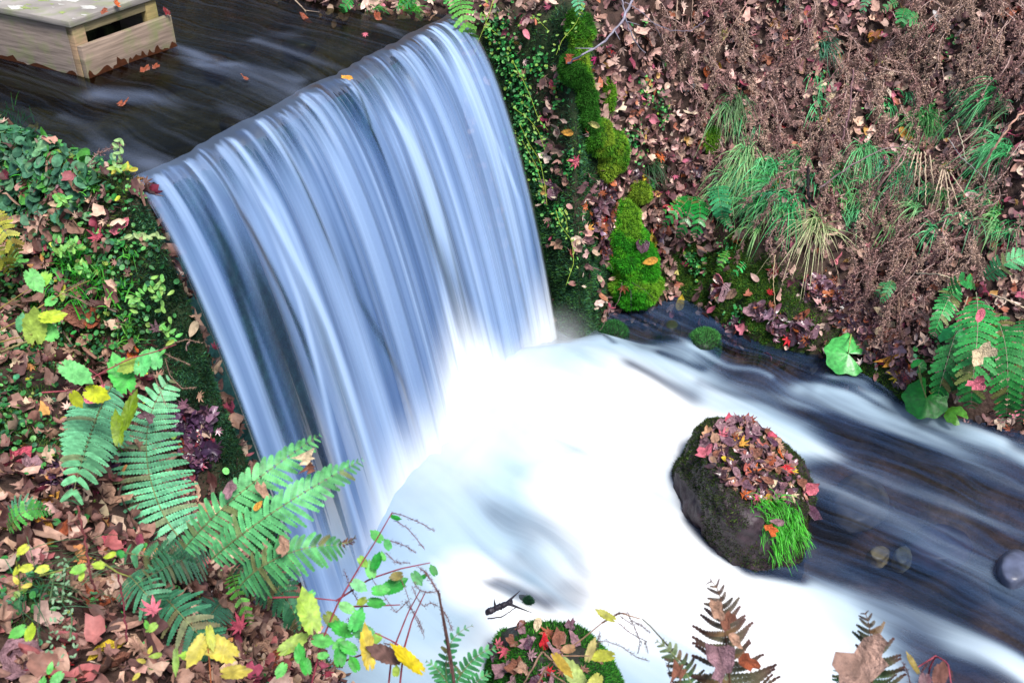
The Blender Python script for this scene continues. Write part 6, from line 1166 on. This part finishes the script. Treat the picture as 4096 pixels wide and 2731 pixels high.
 (679, 672, 10, 'd', 'brown', 'on the small frond left of the taller withered fern', 0, 1.75),
 # bottom boulder
 (550, 633, 14, 'm', 'rust', 'large and wet on the bottom mossy boulder', 1), (537, 626, 7, 'o', 'cream', 'on the top of the bottom mossy boulder', 0), (523, 631, 7, 'd', 'mauve', 'at the left top of the bottom mossy boulder', 0), (545, 644, 8, 'd', 'red', 'wet in the centre of the bottom mossy boulder', 1), (570, 626, 7, 'd', 'purple', 'on the right top of the bottom mossy boulder', 1), (540, 676, 9, 'm', 'crimson', 'at the bottom edge on the mossy boulder', 0), (548, 673, 8, 'm', 'red', 'right of the crimson one on the mossy boulder', 0), (500, 645, 9, 'm', 'pink', 'on the left flank of the bottom mossy boulder', 0),
 (508, 650, 10, 'm', 'rose', 'overlapping another on the left flank of the bottom boulder', 0), (497, 655, 9, 'd', 'plum', 'dark at the left edge of the bottom boulder', 1), (505, 670, 9, 'd', 'mauve', 'at the lower left of the bottom boulder', 0), (518, 665, 9, 'd', 'brown', 'between moss and leaves on the bottom boulder', 0), (530, 645, 8, 'd', 'plum', 'shiny left of the rusty one on the boulder', 1), (558, 645, 9, 'd', 'brown', 'wet just below the rusty one', 1), (574, 640, 8, 'd', 'mauve', 'by the yellowing plant on the boulder', 0),
 # mid-stream boulder, those that stand out
 (741, 446, 11, 'm', 'amber', 'near the top of the mid-stream boulder', 0), (754, 472, 10, 'm', 'orange', 'in the middle of the mid-stream boulder heap', 0), (728, 462, 7, 'o', 'yellow', 'in the middle left of the mid-stream boulder heap', 0), (743, 496, 9, 'm', 'orange', 'low on the mid-stream boulder ridge', 0), (766, 495, 9, 'm', 'amber', 'just above the grass of the mid-stream boulder', 0), (785, 467, 10, 'm', 'red', 'at the right rim of the mid-stream boulder', 1), (791, 471, 7, 'm', 'yellow', 'touching the red one at the right rim', 0),
 (780, 457, 9, 'm', 'orange', 'above the red one at the right rim', 0), (792, 495, 9, 'm', 'cream', 'star shaped alone on moss of the mid-stream boulder', 0), (804, 489, 9, 'd', 'pink', 'round at the right edge of the mid-stream boulder', 0), (770, 484, 8, 'o', 'cream', 'left of the cream star one on the boulder', 0), (769, 528, 7, 'd', 'orange', 'lying on the vivid grass of the boulder', 0, 3.42), (778, 521, 6, 'd', 'mauve', 'right on the vivid grass of the boulder', 0, 3.42), (809, 510, 8, 'd', 'plum', 'on the right flank of the mid-stream boulder', 1), (733, 434, 8, 'o', 'cream', 'standing near the top edge of the mid-stream boulder', 0),
 (719, 431, 10, 'd', 'mauve', 'at the upper left of the mid-stream boulder heap', 0), (721, 437, 9, 'm', 'pink', 'star shaped at the upper left of the boulder heap', 0), (750, 421, 8, 'm', 'rust', 'at the top right rim of the mid-stream boulder', 0), (770, 440, 8, 'd', 'rose', 'on the upper right of the mid-stream boulder', 0), (707, 453, 8, 'd', 'pink', 'at the left end of the mid-stream boulder heap', 0),
 # floating or stuck in the upper stream
]
for L in FL:
    u, v, rad, kind, col, where, wet = L[:7]; pl = L[7] if len(L) > 7 else 0
    if rad == 0: continue
    if pl > 1:
        q = pt(u, v, pl); n0 = (CP-q)/np.linalg.norm(CP-q)
        _n = nhit; nhit = lambda a, b, q=q, n0=n0: (q, n0); fallen(u, v, rad, kind, col, where, wet, lift=0); nhit = _n
    else: fallen(u, v, rad, kind, col, where, wet, pull=pl)
# the heap of dull leaves on the mid-stream boulder: nothing tells these apart
HP = [(700, 440), (716, 424), (740, 418), (765, 428), (788, 455), (800, 480), (806, 505), (785, 500), (768, 500), (748, 505), (732, 488), (712, 468), (706, 455)]
pp = []; nn_ = []
while len(pp) < 190:
    u, v = r_.uniform(690, 812), r_.uniform(415, 512)
    if inpoly(np.array([u]), np.array([v]), HP)[0]: q, m_ = nhit(u, v); pp.append(q); nn_.append(m_)
pp = np.array(pp); nn_ = np.array(nn_)
scatter('leaf_litter', M_WETLEAF, pp, nn_*.7+np.array([0, -.1, .3]), T_DEAD[:5]+T_MAPLE[:4]+T_OVAL[:2], r_.uniform(.013, .025, len(pp)), palette([(150, 112, 116, 4), (110, 76, 82, 5), (160, 118, 98, 3), (80, 54, 62, 4), (180, 96, 84, 1), (196, 150, 116, 1)], len(pp), r_), .35, .010, label='small dull leaves matted under the heap on the mid-stream boulder', cat='leaf litter', rng=r_)
n = 0
while n < 62:
    u, v = r_.uniform(690, 812), r_.uniform(415, 512)
    if not inpoly(np.array([u]), np.array([v]), HP)[0]: continue
    c = r_.choice(['mauve', 'purple', 'brown', 'plum', 'tan', 'rose', 'rust'], p=[.28, .2, .2, .12, .1, .05, .05]); n += 1
    fallen(u, v, r_.uniform(4.2, 7.6), r_.choice(['d', 'm', 'o'], p=[.5, .3, .2]), c, '', bool(r_.random() < .5), group='dull leaves heaped on the mid-stream boulder', label='dull purple or brown leaf in the heap on the mid-stream boulder', lift=r_.uniform(.006, .028))
n = 0
while n < 18:
    u, v = r_.uniform(486, 600), r_.uniform(622, 690); q, nn = nhit(u, v)
    if ((u-545)/55)**2+((v-665)/42)**2 > 1 or fbm(np.array([u*.05]), np.array([v*.05]), 0, 9)[0] < -.1: continue
    fallen(u, v, r_.uniform(6, 10), r_.choice(['d', 'm']), r_.choice(['mauve', 'purple', 'brown', 'plum', 'tan']), '', True, group='dull wet leaves on the bottom boulder', label='dull wet leaf in the dark patches on the bottom mossy boulder'); n += 1
for (u, v, rad, z, kind, col, lab) in ((122, 105, 6, 1.355, 'd', 'rust', 'orange leaf floating on the upper stream near the box corner'), (245, 79, 3.5, 1.36, 'd', 'rust', 'small orange leaf caught at the far lip of the waterfall'), (348, 79, 5, 1.37, 'd', 'amber', 'little amber leaf stuck where a dark streak starts at the lip'), (365, 34, 4, 1.36, 'm', 'pink', 'tiny pink leaf on the dark upper water'), (378, 18, 5, 1.36, 'd', 'rust', 'rusty leaf at the far shore of the upper stream'), (305, 20, 7, 1.35, 'o', 'rust', 'orange brown leaf beneath the far shore plants'), (155, 68, 4, 1.36, 'd', 'rust', 'wet orange leaf at the foot of the box front'), (145, 71, 5, 1.36, 'd', 'rust', 'rusty leaf wedged under the box front'), (117, 5, 4, 1.565, 'd', 'orange', 'small orange leaf on the lid of the wooden box'), (105, 12, 4, 1.565, 'd', 'rust', 'faded rusty leaf on the lid edge of the wooden box'), (167, 13, 4, 1.48, 'd', 'darkred', 'dark red leaf clinging to the corner of the box front')):
    q = pz(u, v, z); _n = nhit; nhit = lambda a, b, q=q: (q, np.array([0, 0, 1.])); fallen(u, v, rad, kind, col, '', True, label=lab, lift=.004); nhit = _n
